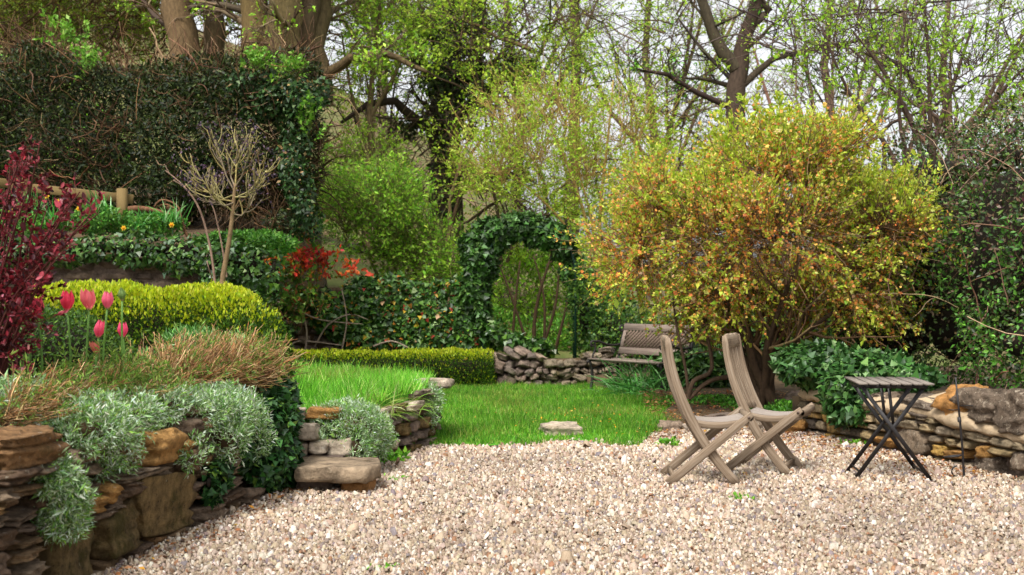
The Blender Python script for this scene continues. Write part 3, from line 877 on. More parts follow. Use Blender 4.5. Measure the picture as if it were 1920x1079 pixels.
# ------------------------------------------------------------------ gravel
grng = np.random.default_rng(11)
def jgrid(x0, x1, y0, y1, c):
    gx, gy = np.meshgrid(np.arange(x0, x1, c), np.arange(y0, y1, c))
    p = np.stack([gx.ravel(), gy.ravel()], 1)
    return p + grng.uniform(-.55 * c, .55 * c, p.shape)
pb = np.concatenate([jgrid(-2.3, 4.3, 5.2, 7.6, 0.0200), jgrid(-2.0, 4.2, 7.6, 9.8, 0.0225), jgrid(-2.0, 4.0, 9.8, 12.6, 0.028)])
in_frame = np.abs(pb[:, 0]) < pb[:, 1] * 0.4 + 0.12 + np.where((pb[:, 0] > 0) & (grng.uniform(0, 1, len(pb)) < .6), 1.1, 0)
edge = 0.26 * (fbm(np.c_[pb * 2.2, pb[:, 0] * 0], 4) - 0.5)
ok = in_frame & (pb[:, 0] > np.where(pb[:, 1] < 8.95, lwx(pb[:, 1]) - 0.02, -9)) & (pb[:, 0] < rwx(pb[:, 1]) + 0.02)
ok &= (pb[:, 0] > np.where(pb[:, 1] > 8.95, np.interp(pb[:, 1], RL_PTS[:, 1], RL_PTS[:, 0]), -9))
ok &= (pb[:, 1] < lawn_front(pb[:, 0]) + 0.05 + edge) | (pb[:, 0] > 1.42)
ok &= (pb[:, 1] < 12.45 + edge)
pb = pb[ok]
n = len(pb)
k = 5
th = (np.arange(k) * 2 * math.pi / k)[None] + grng.uniform(0, 6.3, (n, 1)) + grng.normal(0, .22, (n, k))
R = (np.where(grng.uniform(0, 1, n) < .25, .72, 1.0) * np.where(pb[:, 1] < 7.6, 0.0103, np.where(pb[:, 1] < 9.8, 0.0115, 0.0140)) * np.exp(grng.normal(-.05, .34, n)) * (0.82 + .36 * vnoise(np.c_[pb * 1.7, pb[:, 0] * 0], 14)))[:, None]
asp = grng.uniform(0.55, 1.0, (n, 1)); rot = grng.uniform(0, 6.3, (n, 1))
def ringxy(r):
    x, y = r * np.cos(th), r * np.sin(th) * asp
    return x * np.cos(rot) - y * np.sin(rot), x * np.sin(rot) + y * np.cos(rot)
hgt = R[:, 0] * grng.uniform(0.6, 1.15, n)
z0 = grng.uniform(-.004, 0.016, n) + 0.008 * (vnoise(np.c_[pb * 3, pb[:, 0] * 0], 9) - .3)
tilt = grng.normal(0, .42, (n, 2))
rj = lambda s: 1 + grng.normal(0, s, (n, k))
rings = []
for (rf, zf) in ((1.0, -0.15), (0.62, 1.0)):
    x, y = ringxy(R * rf * rj(.12))
    zz = (hgt * zf)[:, None] + tilt[:, :1] * x + tilt[:, 1:] * y + z0[:, None]
    rings.append(np.stack([pb[:, :1] + x, pb[:, 1:] + y, zz], -1))
V = np.concatenate(rings, 1)                       # n, 3k, 3
b = (np.arange(n) * 2 * k)[:, None]
j = np.arange(k); jn = (j + 1) % k
q = np.concatenate([np.stack([j + r * k, jn + r * k, jn + (r + 1) * k, j + (r + 1) * k], -1) for r in (0,)])
quads = (b[:, :, None] + q[None]).reshape(-1, 4)
caps = b + k + j[None]
col = pal(grng, n, [('#a89a84', 5), ('#9a8a74', 5), ('#b8ae9e', 4), ('#8a7a68', 4), ('#9c8a7c', 4), ('#7a6e66', 2), ('#8a664a', .9), ('#746c6e', 1.2), ('#6c5440', .7), ('#a69888', 4), ('#c6c0b4', 2)], .10, .025, gain=1.03) * np.array((1.03, .98, .96)) * (0.66 + .62 * fbm(np.c_[pb * .9, pb[:, 0] * 0], 15))[:, None]
tag(obj('gravel', V.reshape(-1, 3), [quads, caps], M['pebble'], col=np.repeat(col, 2 * k, 0)), 'loose pale beige and cream gravel spread between the stone walls', 'gravel', kind='stuff')

# ------------------------------------------------------------------ grass
def grass(name, label, pts, hgt, wid, cols, seed, lean=0.35, tm=BLADE, bias=(0, 0, 0), jit=0.2, gain=1.0):
    rng = np.random.default_rng(seed); n = len(pts)
    d = nrm(np.array((0, 0, 1.0)) + rng.normal(0, lean, (n, 3)) * np.array((1, 1, .3)) + np.array(bias))
    h = hgt * np.exp(rng.normal(0, .3, n)) * (0.6 + 0.8 * vnoise(pts * np.array((1.6, 1.6, 0)), seed))
    a = Acc()
    c = pal(rng, n, cols, jit, gain=gain)
    patch_ = fbm(pts * np.array((1.3, 1.3, 0)), seed + 5)
    dry = rng.uniform(0, 1, n) < np.clip((patch_ - .5) * 2.2, 0, .5)
    c = np.where(dry[:, None], pal(rng, n, [('#8a9a40', 3), ('#a0a050', 2), ('#6a8430', 3)], jit), c) * (0.75 + .5 * vnoise(pts * np.array((2.3, 2.3, 0)), seed + 6))[:, None]
    place(a, tm, pts, d, rdir(rng, n), h, c, width=wid / h)
    return tag(a.build(name, M['grass']), label, 'grass', kind='stuff')
rng = np.random.default_rng(21)
n = 110000
X = rng.uniform(-1.0, 2.75, n); Y = rng.uniform(10.9, 17.2, n)
m = (Y > lawn_front(X) - 0.08 + 0.34 * (fbm(np.c_[X * 3, Y * 3, X * 0], 2) - .5)) & (Y < 17.0) & (np.abs(X / Y) < 0.42)
m &= X < np.interp(Y, [12, 13, 14.5, 17.2], [1.5, 1.9, 2.7, 2.7])
X, Y = X[m], Y[m]
grass('grass', 'short bright green lawn grass in front of the garden bench', np.stack([X, Y, lawn_z(X, Y) - 0.005], 1), 0.052, 0.0085,
      [('#5c9422', 5), ('#6ea42c', 4), ('#4c821c', 4), ('#86ae40', 2), ('#a5aa5c', 1.3), ('#40701c', 2)], 22, gain=1.0, tm=TRI)
n = 70000
X = rng.uniform(-4.2, -0.5, n); Y = rng.uniform(9.0, 13.2, n)
m = X < np.interp(Y, RL_PTS[:, 1], RL_PTS[:, 0]) - 0.06
m &= np.abs((X + 0.2) / Y) < 0.36
X, Y = X[m], Y[m]
grass('raised_lawn_grass', 'longer tousled green grass covering the raised lawn', np.stack([X, Y, raised_z(X, Y) - 0.005], 1), 0.095, 0.009,
      [('#6ab02c', 5), ('#7fc03a', 4), ('#579a22', 4), ('#9cc85a', 2.2), ('#b8c878', 1), ('#4a8420', 1.5)], 23, lean=0.5, gain=1.1, tm=TRI)

def tuft(name, label, base, n, L, wid, cols, seed, spread=0.6, bias=(0, 0, 0), mat='grass', droop=0.35, group=None, cat='grass', rad=0.06, nseg=5, up=1.0):
    """clump of long arching blades: one mesh"""
    rng = np.random.default_rng(seed)
    st = np.array(base)[None] + rng.normal(0, rad, (n, 3)) * np.array((1, 1, .1))
    d = nrm(np.array((0, 0, up)) + rng.normal(0, spread, (n, 3)) * np.array((1, 1, .4)) + np.array(bias))
    LL = L * rng.uniform(.55, 1.2, n)
    p, _ = sprout(rng, st, d, LL, nseg, 0.05, -droop * 0.45)
    side = nrm(np.cross(np.gradient(p, axis=1)[:, 1], rdir(rng, n)))
    w = wid * np.array([.7, 1, 1, .8, .5, .06])[None, :nseg + 1, None] * np.exp(rng.normal(0, .2, (n, 1, 1)))
    V = np.stack([p + side[:, None] * w, p - side[:, None] * w], 2)
    i = np.arange(n * (nseg + 1) * 2).reshape(n, nseg + 1, 2)
    q = np.stack([i[:, :-1, 0], i[:, :-1, 1], i[:, 1:, 1], i[:, 1:, 0]], -1).reshape(-1, 4)
    c = np.repeat(pal(rng, n, cols, .2), (nseg + 1) * 2, 0)
    o = obj(name, V.reshape(-1, 3), [q], M[mat], col=c)
    o.data.transform(Matrix.Translation(-Vector([float(v) for v in base]))); o.location = [float(v) for v in base]
    return tag(o, label, cat, group)
GR = [('#8fb04a', 4), ('#a5c060', 3), ('#6f9a34', 3), ('#c0c888', 1.5), ('#b0a860', 1)]
for t, (x, y, Y, sd) in enumerate([(772, 760, 10.75, 1), (735, 770, 10.3, 2), (765, 748, 11.0, 3), (700, 768, 10.0, 4)]):
    tuft('grass_tuft', 'arching yellow-green grass tuft spilling over the curved retaining wall', P(x, y, Y) + np.array((-.10, 0, -.03)), 110, 0.30, 0.0032, GR, 40 + t, 0.55, (0.35, -0.25, 0), droop=.5, group='grass tufts along the raised lawn rim', cat='grass tuft', rad=.09)
DL = [('#4f8a3a', 4), ('#6aa352', 3), ('#9ac488', 2.5), ('#3a7030', 2)]
for t, (x, y, sd) in enumerate([(1190, 745, 1), (1235, 748, 2), (1275, 742, 3)]):
    b = G(x, y, 0.03)
    tuft('daffodil_clump', 'clump of long drooping grey-green daffodil leaves by the bench', b, 150, 0.60, 0.008, DL, 50 + t, 0.42, (-0.12, -0.15, 0), droop=.5, group='daffodil leaf clumps by the bench', cat='plant', rad=.14)

# ------------------------------------------------------------------ litter
rng = np.random.default_rng(31)
def litter(name, label, X, Y, z, size, cols, seed, tmpl=DIAMOND):
    rng = np.random.default_rng(seed); n = len(X); a = Acc()
    d = nrm(rng.normal(0, 1, (n, 3)) * np.array((1, 1, .25)))
    place(a, tmpl, np.stack([X, Y, z + rng.uniform(0, .015, n)], 1), d, np.array((0, 0, 1.0)) + rng.normal(0, .35, (n, 3)), size * rng.uniform(.6, 1.4, n), pal(rng, n, cols, .25))
    return tag(a.build(name, M['leaf']), label, 'leaves', kind='stuff')
n = 1300
s = rng.uniform(0.2, 3.4, n); o_ = np.abs(rng.normal(0, .38, n)) + .02
q = RWA[None] + RWD[None] * s[:, None] + RWN[None] * o_[:, None]
q2 = np.stack([rng.uniform(0.9, 2.6, 1100), rng.uniform(11.3, 12.5, 1100)], 1)
q3 = np.stack([lwx(rng.uniform(5.6, 8.9, 260)) + np.abs(rng.normal(0, .12, 260)) + .03, np.zeros(260)], 1)
yy = rng.uniform(5.8, 8.9, 260); q3 = np.stack([lwx(yy) + np.abs(rng.normal(0, .13, 260)) + .03, yy], 1)
q = np.concatenate([q, q2[(q2[:, 0] > 1.3) | (q2[:, 1] < lawn_front(q2[:, 0]))], q3])
litter('leaf_litter', 'dead brown and russet leaf scraps blown along the wall foot on gravel', q[:, 0], q[:, 1], 0.018, 0.035,
       [('#8a5a3a', 4), ('#a8703f', 3), ('#6a4630', 3), ('#b88a58', 2), ('#c08a28', .6)], 32)
n = 130
X = rng.normal(0.85, .5, n); Y = rng.normal(12.2, .8, n); m = (Y > lawn_front(X))
litter('fallen_petals', 'fallen orange-yellow petals scattered over the lawn front', X[m], Y[m], lawn_z(X[m], Y[m]) + .05, 0.026, [('#e0952a', 4), ('#d8a84a', 3), ('#c06a28', 2)], 33)
n = 110
X = rng.uniform(-1.6, 3.0, n); Y = rng.uniform(5.6, 11, n); m = (X > lwx(Y) + .1) & (X > np.interp(Y, RL_PTS[:, 1], RL_PTS[:, 0]) + .1) & (X < rwx(Y))
litter('stray_leaves', 'single brown dead leaves scattered over the open gravel', X[m], Y[m], .02, 0.03, [('#8a5a3a', 4), ('#a8703f', 3), ('#6a4630', 3)], 35)
n = 130
X = rng.uniform(1.0, 3.2, n); Y = rng.uniform(9.0, 12.3, n); m = (X > 1.3) | (Y < lawn_front(X))
litter('fallen_blossom', 'small fallen yellow petals dotted over the gravel by the chairs', X[m], Y[m], .022, 0.022, [('#e8c02a', 4), ('#d8a82a', 3)], 34)
# ------------------------------------------------------------------ furniture helpers (local coordinates of a thing)
def sweep(acc, pts, side, w, t, cham=0.18, seed=0):
    """board along pts; side = thickness direction; w width, t thickness"""
    pts = np.asarray(pts, float); n = len(pts)
    w = np.broadcast_to(w, (n,)).astype(float); t = np.broadcast_to(t, (n,)).astype(float)
    tan = nrm(np.gradient(pts, axis=0))
    side = np.asarray(side, float)
    sd = nrm(side - (tan @ side)[:, None] * tan)
    N = np.cross(sd, tan)
    c = np.minimum(w, t) * cham
    hw, ht = w / 2, t / 2
    ring = [(-ht + c, -hw), (ht - c, -hw), (ht, -hw + c), (ht, hw - c), (ht - c, hw), (-ht + c, hw), (-ht, hw - c), (-ht, -hw + c)]
    V = np.stack([pts + sd * a[:, None] + N * b[:, None] for a, b in ring], 1)
    al = np.concatenate(([0], np.cumsum(np.linalg.norm(np.diff(pts, axis=0), axis=1))))
    g = np.stack([np.stack([al, b, a], 1) for a, b in ring], 1) + np.random.default_rng(seed).uniform(0, 5, 3)
    i = np.arange(n * 8).reshape(n, 8)
    q = np.stack([i[:-1], np.roll(i[:-1], -1, 1), np.roll(i[1:], -1, 1), i[1:]], -1).reshape(-1, 4)
    acc.add(V.reshape(-1, 3), [q, i[:1, ::-1], i[-1:]], None, g.reshape(-1, 3))
    return acc

_seed = [100]
def board(name, parent, pts, side, w, t, mat, cham=0.18):
    _seed[0] += 1
    a = Acc(); sweep(a, pts, side, w, t, cham, _seed[0])
    return a.build(name, M[mat], parent, world=False, use_col=False, use_grain=True)

def rod(name, parent, pts, r, mat, sides=8, world=False):
    a = Acc(); pts = np.asarray(pts, float)
    tubes(a, pts, np.broadcast_to(r, (len(pts),)), sides)
    return a.build(name, M[mat], parent, world=world, use_col=False, smooth=True)

def copy_thing(root, loc, rotz, label):
    r = root.copy(); COL.objects.link(r); r.location = loc; r.rotation_euler = (0, 0, rotz); r['label'] = label
    for ch in list(root.children):
        c = ch.copy(); COL.objects.link(c); c.parent = r
        for g in list(ch.children):
            d = g.copy(); COL.objects.link(d); d.parent = c
    return r

# ------------------------------------------------------------------ folding teak chair, facing local +X
pu = np.array([(.238, 0), (.068, .22), (-.083, .445), (-.165, .68), (-.212, .84), (-.235, 1.01)])
cf = np.polyfit(pu[:, 1], pu[:, 0], 3)
def post_u(z): return np.polyval(cf, z)
chair = thing('folding_chair', 'weathered wooden folding chair, seen in profile, whose slim back hides the bench end', 'chair', (1.31, 8.98, 0.012), math.radians(-2), 'folding chairs on the gravel')
zz = np.linspace(0, 1.0, 22)
for sy in (-1, 1):
    pts = np.stack([post_u(zz), np.full(22, sy * .19), zz], 1)
    board('back_post', chair, pts, (0, 1, 0), np.interp(zz, [0, .1, .45, .8, .96, 1.0], [.060, .062, .066, .053, .046, .032]), .026, 'teak')
    t = np.linspace(0, 1, 8)
    pts = np.stack([-.236 + t * .572, np.full(8, sy * .224), t * .478 + .004], 1)
    lg = board('leg', chair, pts, (0, 1, 0), np.interp(t, [0, .9, 1], [.060, .057, .040]), .024, 'teak')
    a = Acc(); tubes(a, np.array([(.315, sy * .232, .460), (.315, sy * .242, .460)]), np.array([.010, .010]), 8)
    a.build('bolt', M['bolt'], lg, world=False, use_col=False)
    u = np.linspace(-.085, .325, 9)
    board('seat_rail', chair, np.stack([u, np.full(9, sy * .158), .425 - .10 * (u + .085) * (.34 - u) / .17 * 1.2 + .03 * np.clip(u, 0, 1)], 1), (0, 1, 0), .046, .022, 'teak')
for k in range(8):
    y = -.138 + k * .0394
    u = np.linspace(-.075, .318, 10)
    z_ = .447 - .10 * (u + .085) * (.34 - u) / .17 * 1.2 + .03 * np.clip(u, 0, 1)
    board('seat_slat', chair, np.stack([u, np.full(10, y), z_], 1), (0, 0, 1), .032, .013, 'silver_wood')
rod('front_rail', chair, [(.33, y, .455) for y in (-.2, 0, .2)], .024, 'teak', 12)
board('rear_rail', chair, [(post_u(.43) + .02, -.175, .41), (post_u(.43) + .02, .175, .41)], (1, 0, 0), .05, .02, 'teak')
for k in range(7):
    y = -.141 + k * .047
    z2 = np.linspace(.46, .945, 12)
    board('back_slat', chair, np.stack([post_u(z2) + .004, np.full(12, y), z2], 1), (1, 0, 0), .019, .012, 'teak')
# scalloped head rail
yy = np.linspace(-.176, .176, 23)
board('head_rail', chair, np.stack([np.full(23, post_u(.96) + .002), yy, np.full(23, .958)], 1), (1, 0, .15), .075 + .034 * np.abs(np.cos(yy / .176 * 1.5 * math.pi)) ** .6, .026, 'teak')
board('stretcher', chair, [(-.19, -.21, .045), (-.19, .21, .045)], (1, 0, 0), .045, .02, 'teak')
board('stretcher', chair, [(.195, -.177, .055), (.195, .177, .055)], (1, 0, 0), .045, .02, 'teak')
rod('pivot_rod', chair, [(.055, -.236, .245), (.055, .236, .245)], .007, 'bolt')
copy_thing(chair, (1.855, 9.50, 0.006), math.radians(-24), 'weathered wooden folding chair turned so that its slatted back shows, beside the bistro table')

# ------------------------------------------------------------------ folding bistro table
table = thing('bistro_table', 'small folding bistro table with grey wooden slats and black crossed metal legs', 'table', (2.70, 9.20, 0.0), -0.10)
for k in range(7):
    x = -.225 + k * .075
    board('slat', table, [(x, -.33, .689), (x, 0, .689), (x, .33, .689)], (0, 0, 1), .059, .014, 'table_wood', .25)
for y in (-.20, .20):
    board('top_rail', table, [(-.235, y, .664), (.235, y, .664)], (0, 1, 0), .028, .012, 'iron')
for x in (-.23, .23):
    board('end_rail', table, [(x, -.194, .664), (x, .194, .664)], (1, 0, 0), .026, .010, 'iron')
for y in (-.218, .218):
    board('leg', table, [(-.215, y, .66), (.262, y, .002)], (0, 1, 0), .028, .012, 'iron')
for y in (-.178, .178):
    board('leg', table, [(.215, y, .66), (-.262, y, .002)], (0, 1, 0), .028, .012, 'iron')
    board('brace', table, [(-.02, y * .85, .655), (.012, y * .85, .375)], (0, 1, 0), .022, .006, 'iron')
board('foot_bar', table, [(.222, -.212, .055), (.222, .212, .055)], (1, 0, 0), .016, .008, 'iron')
board('foot_bar', table, [(-.222, -.172, .055), (-.222, .172, .055)], (1, 0, 0), .016, .008, 'iron')
rod('pivot_rod', table, [(0, -.226, .361), (0, .226, .361)], .006, 'iron')

# ------------------------------------------------------------------ iron plant stake
sp = G(1808, 897)
stake = thing('garden_stake', 'thin black iron garden stake with small prongs and a curled foot', 'stake', (sp[0], sp[1], 0))
rod('shaft', stake, [(0, 0, -.02), (-.012, 0, .2), (-.035, 0, .45), (-.062, 0, .72)], [.009, .009, .008, .006], 'iron')
for (z_, x_, dx, dy) in ((.49, -.036, -.075, -.02), (.515, -.038, .10, .02)):
    t = np.linspace(0, math.pi, 8)
    rod('prong', stake, np.stack([x_ + dx * np.sin(t / 2), dy * np.sin(t) * 2, np.full(8, z_)], 1), .004, 'iron', 6)
for dy in (-.03, .03):
    rod('prong', stake, [(-.01, 0, .165), (-.06, dy, .158), (-.15, dy * .6, .15)], [.005, .006, .003], 'iron', 6)
t = np.linspace(0, 4.4, 16)
rod('curled_foot', stake, np.stack([-.035 - .045 * np.sin(t) * (1 - t / 9) - .02, t * 0 - .01, .045 + .045 * np.cos(t) * (1 - t / 9)], 1), .006, 'iron', 6)
rod('collar', stake, [(-.034, 0, .40), (-.037, 0, .435)], .014, 'iron')

# ------------------------------------------------------------------ garden bench, facing local -Y
bench = thing('garden_bench', 'old garden bench with lattice back and scrolled cast iron ends on the lawn', 'bench', (1.58, 15.75, 0.04), math.radians(-50))
def spiral(c, r0, r1, a0, a1, n=12):
    a = np.linspace(a0, a1, n); r = np.linspace(r0, r1, n)
    return np.stack([c[0] + r * np.cos(a), c[1] + r * np.sin(a)], 1)
for sx in (-1, 1):
    X0 = sx * .60
    end = Acc()
    def yz(path, r):
        path = np.array(path, float)
        q = np.stack([np.full(len(path), X0), path[:, 0], path[:, 1]], 1)
        tubes(end, q, np.broadcast_to(r, (len(q),)), 6)
    yz([(-.30, 0), (-.27, .06), (-.245, .16), (-.25, .28), (-.27, .36), (-.29, .40)], .019)              # front leg
    yz([(.30, 0), (.25, .07), (.215, .18), (.20, .32), (.215, .42), (.25, .56), (.30, .72), (.345, .82), (.38, .855), (.405, .845)], .019)   # rear leg and back
    yz([(-.33, .385), (-.30, .415), (-.2, .405), (0, .385), (.2, .375)], .016)                            # seat bearer
    yz([(-.25, .17), (-.1, .13), (.05, .14), (.215, .18)], .013)                                          # low stretcher
    yz(np.concatenate([[(.27, .60), (.15, .585), (0, .60), (-.14, .645), (-.24, .645)], spiral((-.245, .605), .04, .015, 1.5, 5.5, 9)]), .015)   # arm
    yz([(-.2, .63), (-.19, .55), (-.23, .48), (-.25, .41)], .013)
    yz(spiral((-.1, .27), .075, .02, 0, 7.5, 18), .008); yz(spiral((.07, .26), .07, .02, 3, 10.5, 18), .008)
    yz(spiral((.13, .51), .05, .015, 0, 7, 14), .008); yz(spiral((.275, .79), .05, .02, 1, 6, 12), .012)
    yz([(-.24, .3), (-.1, .345), (.06, .33), (.2, .35)], .008)
    end.build('cast_iron_end', M['cast_iron'], bench, world=False, use_col=False, smooth=True)
for k, y in enumerate((-.27, -.165, -.06, .045, .145)):
    z_ = .428 - .012 * k * (4 - k) / 2 - .004 * k
    board('seat_slat', bench, [(-.615, y, z_), (0, y, z_), (.615, y, z_)], (0, 0, 1), .09, .022, 'bench_wood', .25)
def bk(z): return np.interp(z, [.42, .56, .72, .84], [.195, .23, .28, .32])
board('back_rail', bench, [(-.59, bk(.52), .52), (.59, bk(.52), .52)], (0, 1, -.3), .085, .022, 'bench_wood')
board('top_rail', bench, [(-.59, bk(.815), .815), (.59, bk(.815), .815)], (0, 1, -.3), .09, .024, 'bench_wood')
for x in (-.555, .555):
    board('stile', bench, [(x, bk(z_), z_) for z_ in (.563, .66, .77)], (0, 1, 0), .05, .022, 'bench_wood')
la = Acc()
def clip_seg(x0, slope):
    """line x = x0 + slope*(z-.66) inside |x|<.53, .563<z<.77"""
    out = []
    z_ = np.linspace(.563, .77, 22); x = x0 + slope * (z_ - .666)
    m = np.abs(x) < .53
    if m.sum() >= 2:
        z_ = z_[m][[0, -1]]; x = x[m][[0, -1]]
        return np.stack([x, bk(z_), z_], 1)
for sl_, off in ((1.0, -.006), (-1.0, .006)):
    for x0 in np.arange(-.66, .67, .058):
        s_ = clip_seg(x0, sl_)
        if s_ is not None:
            s_[:, 1] += off
            sweep(la, s_, (0, 1, 0), .026, .009)
tag(la.build('lattice_panel', M['lattice'], bench, world=False, use_col=False), kind='stuff')

# ------------------------------------------------------------------ post and rail fence on the terrace
fence = thing('rail_fence', 'low post and rail wooden fence in front of the dark hedge', 'fence', P(130, 400, 15.0))
FY = 15.0
def floc(p): return np.array(p) - np.array(fence.location)
for (x0, y0, x1, y1) in ((-180, 322, 30, 345), (20, 349, 250, 374)):
    board('rail', fence, [floc(P(x0, y0, FY)), floc(P((x0 + x1) / 2, (y0 + y1) / 2, FY)), floc(P(x1, y1, FY))] if x0 > 0 else
          [floc(P(x0, y0, FY - .01)), floc(P(x1 - 10, y1, FY - .01))], (0, 1, 0), .105, .04, 'fence_wood')
for x, yt in ((-150, 318), (41, 334), (229, 354)):
    board('post', fence, [floc(P(x, 440, FY - .08)), floc(P(x, yt, FY - .08))], (0, 1, 0), .11, .10, 'fence_wood')

# ------------------------------------------------------------------ garden arch frame
arch = thing('garden_arch', 'dark green metal garden arch almost hidden under ivy at the path opening', 'arch', P(990, 735, 17.7))
AX0, AX1 = P(906, 500, 17.7)[0], P(1078, 500, 17.7)[0]
azt = P(970, 425, 17.7)[2]
xm, hw = (AX0 + AX1) / 2, (AX1 - AX0) / 2
t = np.linspace(0, math.pi, 15)
for Yf in (17.55, 18.0):
    pts = [(AX0, Yf, -.02), (AX0, Yf, azt - hw)] + [(xm - hw * math.cos(a), Yf, azt - hw + hw * math.sin(a)) for a in t[1:-1]] + [(AX1, Yf, azt - hw), (AX1, Yf, -.02)]
    rod('hoop', arch, np.array(pts) - np.array(arch.location), .018, 'green_metal', 6)
for z_ in (.4, .8, 1.2, 1.55):
    for x in (AX0, AX1):
        rod('crossbar', arch, np.array([(x, 17.55, z_), (x, 18.0, z_)]) - np.array(arch.location), .010, 'green_metal', 6)
for a in t[2:-2:3]:
    x, z_ = xm - hw * math.cos(a), azt - hw + hw * math.sin(a)
    rod('crossbar', arch, np.array([(x, 17.55, z_), (x, 18.0, z_)]) - np.array(arch.location), .010, 'green_metal', 6)

# ------------------------------------------------------------------ tulips
def tulip(px, py, Yd, hpx, label, tone, open_=0.0, seed=0, leaves=2, bud=False, group=None):
    rng = np.random.default_rng(seed)
    top = P(px, py, Yd); h = hpx * Yd / F
    fb = top - np.array((0, 0, h / 2))                      # base of the flower
    bz = 0.66
    base = np.array((fb[0] + rng.uniform(-.03, .03), fb[1], bz))
    t = thing('tulip', label, 'tulip', base, 0, group)
    a = Acc(); z_ = np.linspace(0, 1, 6)
    cp = base[None] + (fb - base)[None] * z_[:, None]; cp[:, 0] += .02 * np.sin(z_ * math.pi) * rng.uniform(-1, 1)
    tubes(a, cp, np.full(6, .0058), 6, lin('#6f9a45'))
    a.build('stem', M['leaf'], t, smooth=True)
    fl = Acc(); tubes(fl, np.array([fb - (0, 0, .004), fb + (0, 0, .01)]), np.array([.006, .009]), 8, lin('#9aa85a'))
    flo = fl.build('flower', M['petal'], t)
    lean = rng.normal(0, .10, 2)
    for k in range(6):
        ang = k * math.pi / 3 + rng.uniform(-.1, .1); inner = k % 2
        nu, nv = 8, 5
        V = []; C = []
        for i in range(nu):
            u = i / (nu - 1)
            rad = h * (0.10 + 0.28 * math.sin(min(1, u * 1.5) * math.pi / 2) - 0.17 * max(0, u - .45) * (1 - open_) / .55 + open_ * .1 * u) * (0.88 if inner else 1.0)
            hw_ = 0.62 * math.sin(math.pi * min(.98, .10 + .80 * u ** 0.9)) ** .7 if u < .99 else .04
            for j in range(nv):
                v = j / (nv - 1) * 2 - 1
                aa = ang + v * hw_ * (1.0 - .15 * u)
                r = rad * (1 - .06 * v * v)
                zz_ = h * (u * (1.0 - .06 * inner) - .03 * abs(v) * u)
                V.append(fb + (r * math.cos(aa) + lean[0] * zz_, r * math.sin(aa) + lean[1] * zz_, zz_))
                c = lin(tone) * (1 + .12 * (1 - abs(v))) 
                C.append(np.minimum(c * (1 - 0.0 * u), .9) if u > .12 else lin('#d8a890'))
        i = np.arange(nu * nv).reshape(nu, nv)
        obj('petal', np.array(V), [np.stack([i[:-1, :-1], i[:-1, 1:], i[1:, 1:], i[1:, :-1]], -1).reshape(-1, 4)], M['petal'], flo, col=np.array(C), smooth=True)
    for k in range(leaves):
        a0 = rng.uniform(0, 6.3); L_ = rng.uniform(.2, .3); nn_ = 8
        d0 = np.array((math.cos(a0), math.sin(a0), 0)); sd_ = np.array((-d0[1], d0[0], 0))
        V = []
        for i in range(nn_):
            u = i / (nn_ - 1)
            c = base + d0 * (L_ * .55 * u ** 1.6) + np.array((0, 0, L_ * (u - .35 * u ** 3)))
            w = .022 * math.sin(math.pi * min(1, .12 + .88 * u)) + .001
            V += [c - sd_ * w + d0 * .006, c - d0 * .006, c + sd_ * w + d0 * .006]
        i = np.arange(nn_ * 3).reshape(nn_, 3)
        obj('leaf', np.array(V), [np.stack([i[:-1, :-1], i[:-1, 1:], i[1:, 1:], i[1:, :-1]], -1).reshape(-1, 4)], M['leaf'], t, col=np.tile(lin('#5f9440'), (nn_ * 3, 1)), smooth=True)
    return t
TG = 'pink tulips in the planting bed'
tulip(126, 563, 6.95, 40, 'tall deep pink tulip, the closed one next to the red-leaved shrub', '#e84664', 0, 1, group=TG)
tulip(167, 561, 7.00, 40, 'tall salmon-pink tulip with opening petal tips, between two other tall tulips', '#f07a82', .35, 2, group=TG)
tulip(201, 562, 7.05, 34, 'tall rose-pink tulip leaning to one side, beside the green bud', '#ea6e8a', 0, 3, group=TG)
tulip(184, 616, 7.15, 34, 'short pink tulip standing below the row of tall ones', '#ea5c7c', 0, 4, group=TG)
tulip(230, 618, 7.2, 30, 'short slim pink tulip below the green bud', '#e6527a', 0, 5, group=TG)
tulip(181, 652, 7.1, 24, 'faded withered salmon tulip low among the dry stems', '#c8705e', .5, 6, group=TG)
tulip(72, 574, 6.7, 34, 'pink tulip partly behind the red-leaved shrub branches', '#ea5670', 0, 7, group=TG)
tulip(52, 580, 6.85, 32, 'pale pink tulip mostly hidden by the red-leaved shrub', '#e87084', 0, 8, group=TG)
tulip(20, 611, 6.6, 30, 'drooping pink tulip under the red-leaved shrub', '#e46084', .2, 9, group=TG)
tulip(229, 551, 7.0, 26, 'closed green tulip bud on a tall stem', '#6f8a48', -.6, 10, group=TG, bud=True)
# ------------------------------------------------------------------ vegetation helpers
UP = np.array((0, 0, 1.0))
def foliage(root, vol, n, thick, tmpl, size, cols, seed, mat='leaf', part='foliage', updir=0.3, outdir=0.5, rand=0.8, down=0.0, keep=None, jit=.2, sj=.25, width=1.0, acc=None, nout=0.8):
    rng = np.random.default_rng(seed)
    p, g = vol.sample(rng, n, thick, keep)
    far = (g[:, 1] > .45) & (rng.uniform(0, 1, len(p)) < .75)          # the back of a dense mass needs few leaves
    p, g = p[~far], g[~far]
    n = len(p)
    d = g * outdir + UP * (updir - down) + rdir(rng, n) * rand
    nr = g * nout + UP * 0.5 + rdir(rng, n) * 0.6
    a = acc or Acc()
    place(a, tmpl, p, d, nr, size * np.minimum(np.exp(rng.normal(0, sj, n)), 1.45), pal(rng, n, cols, jit), width=width)
    if acc is None:
        return a.build(part, M[mat], root)

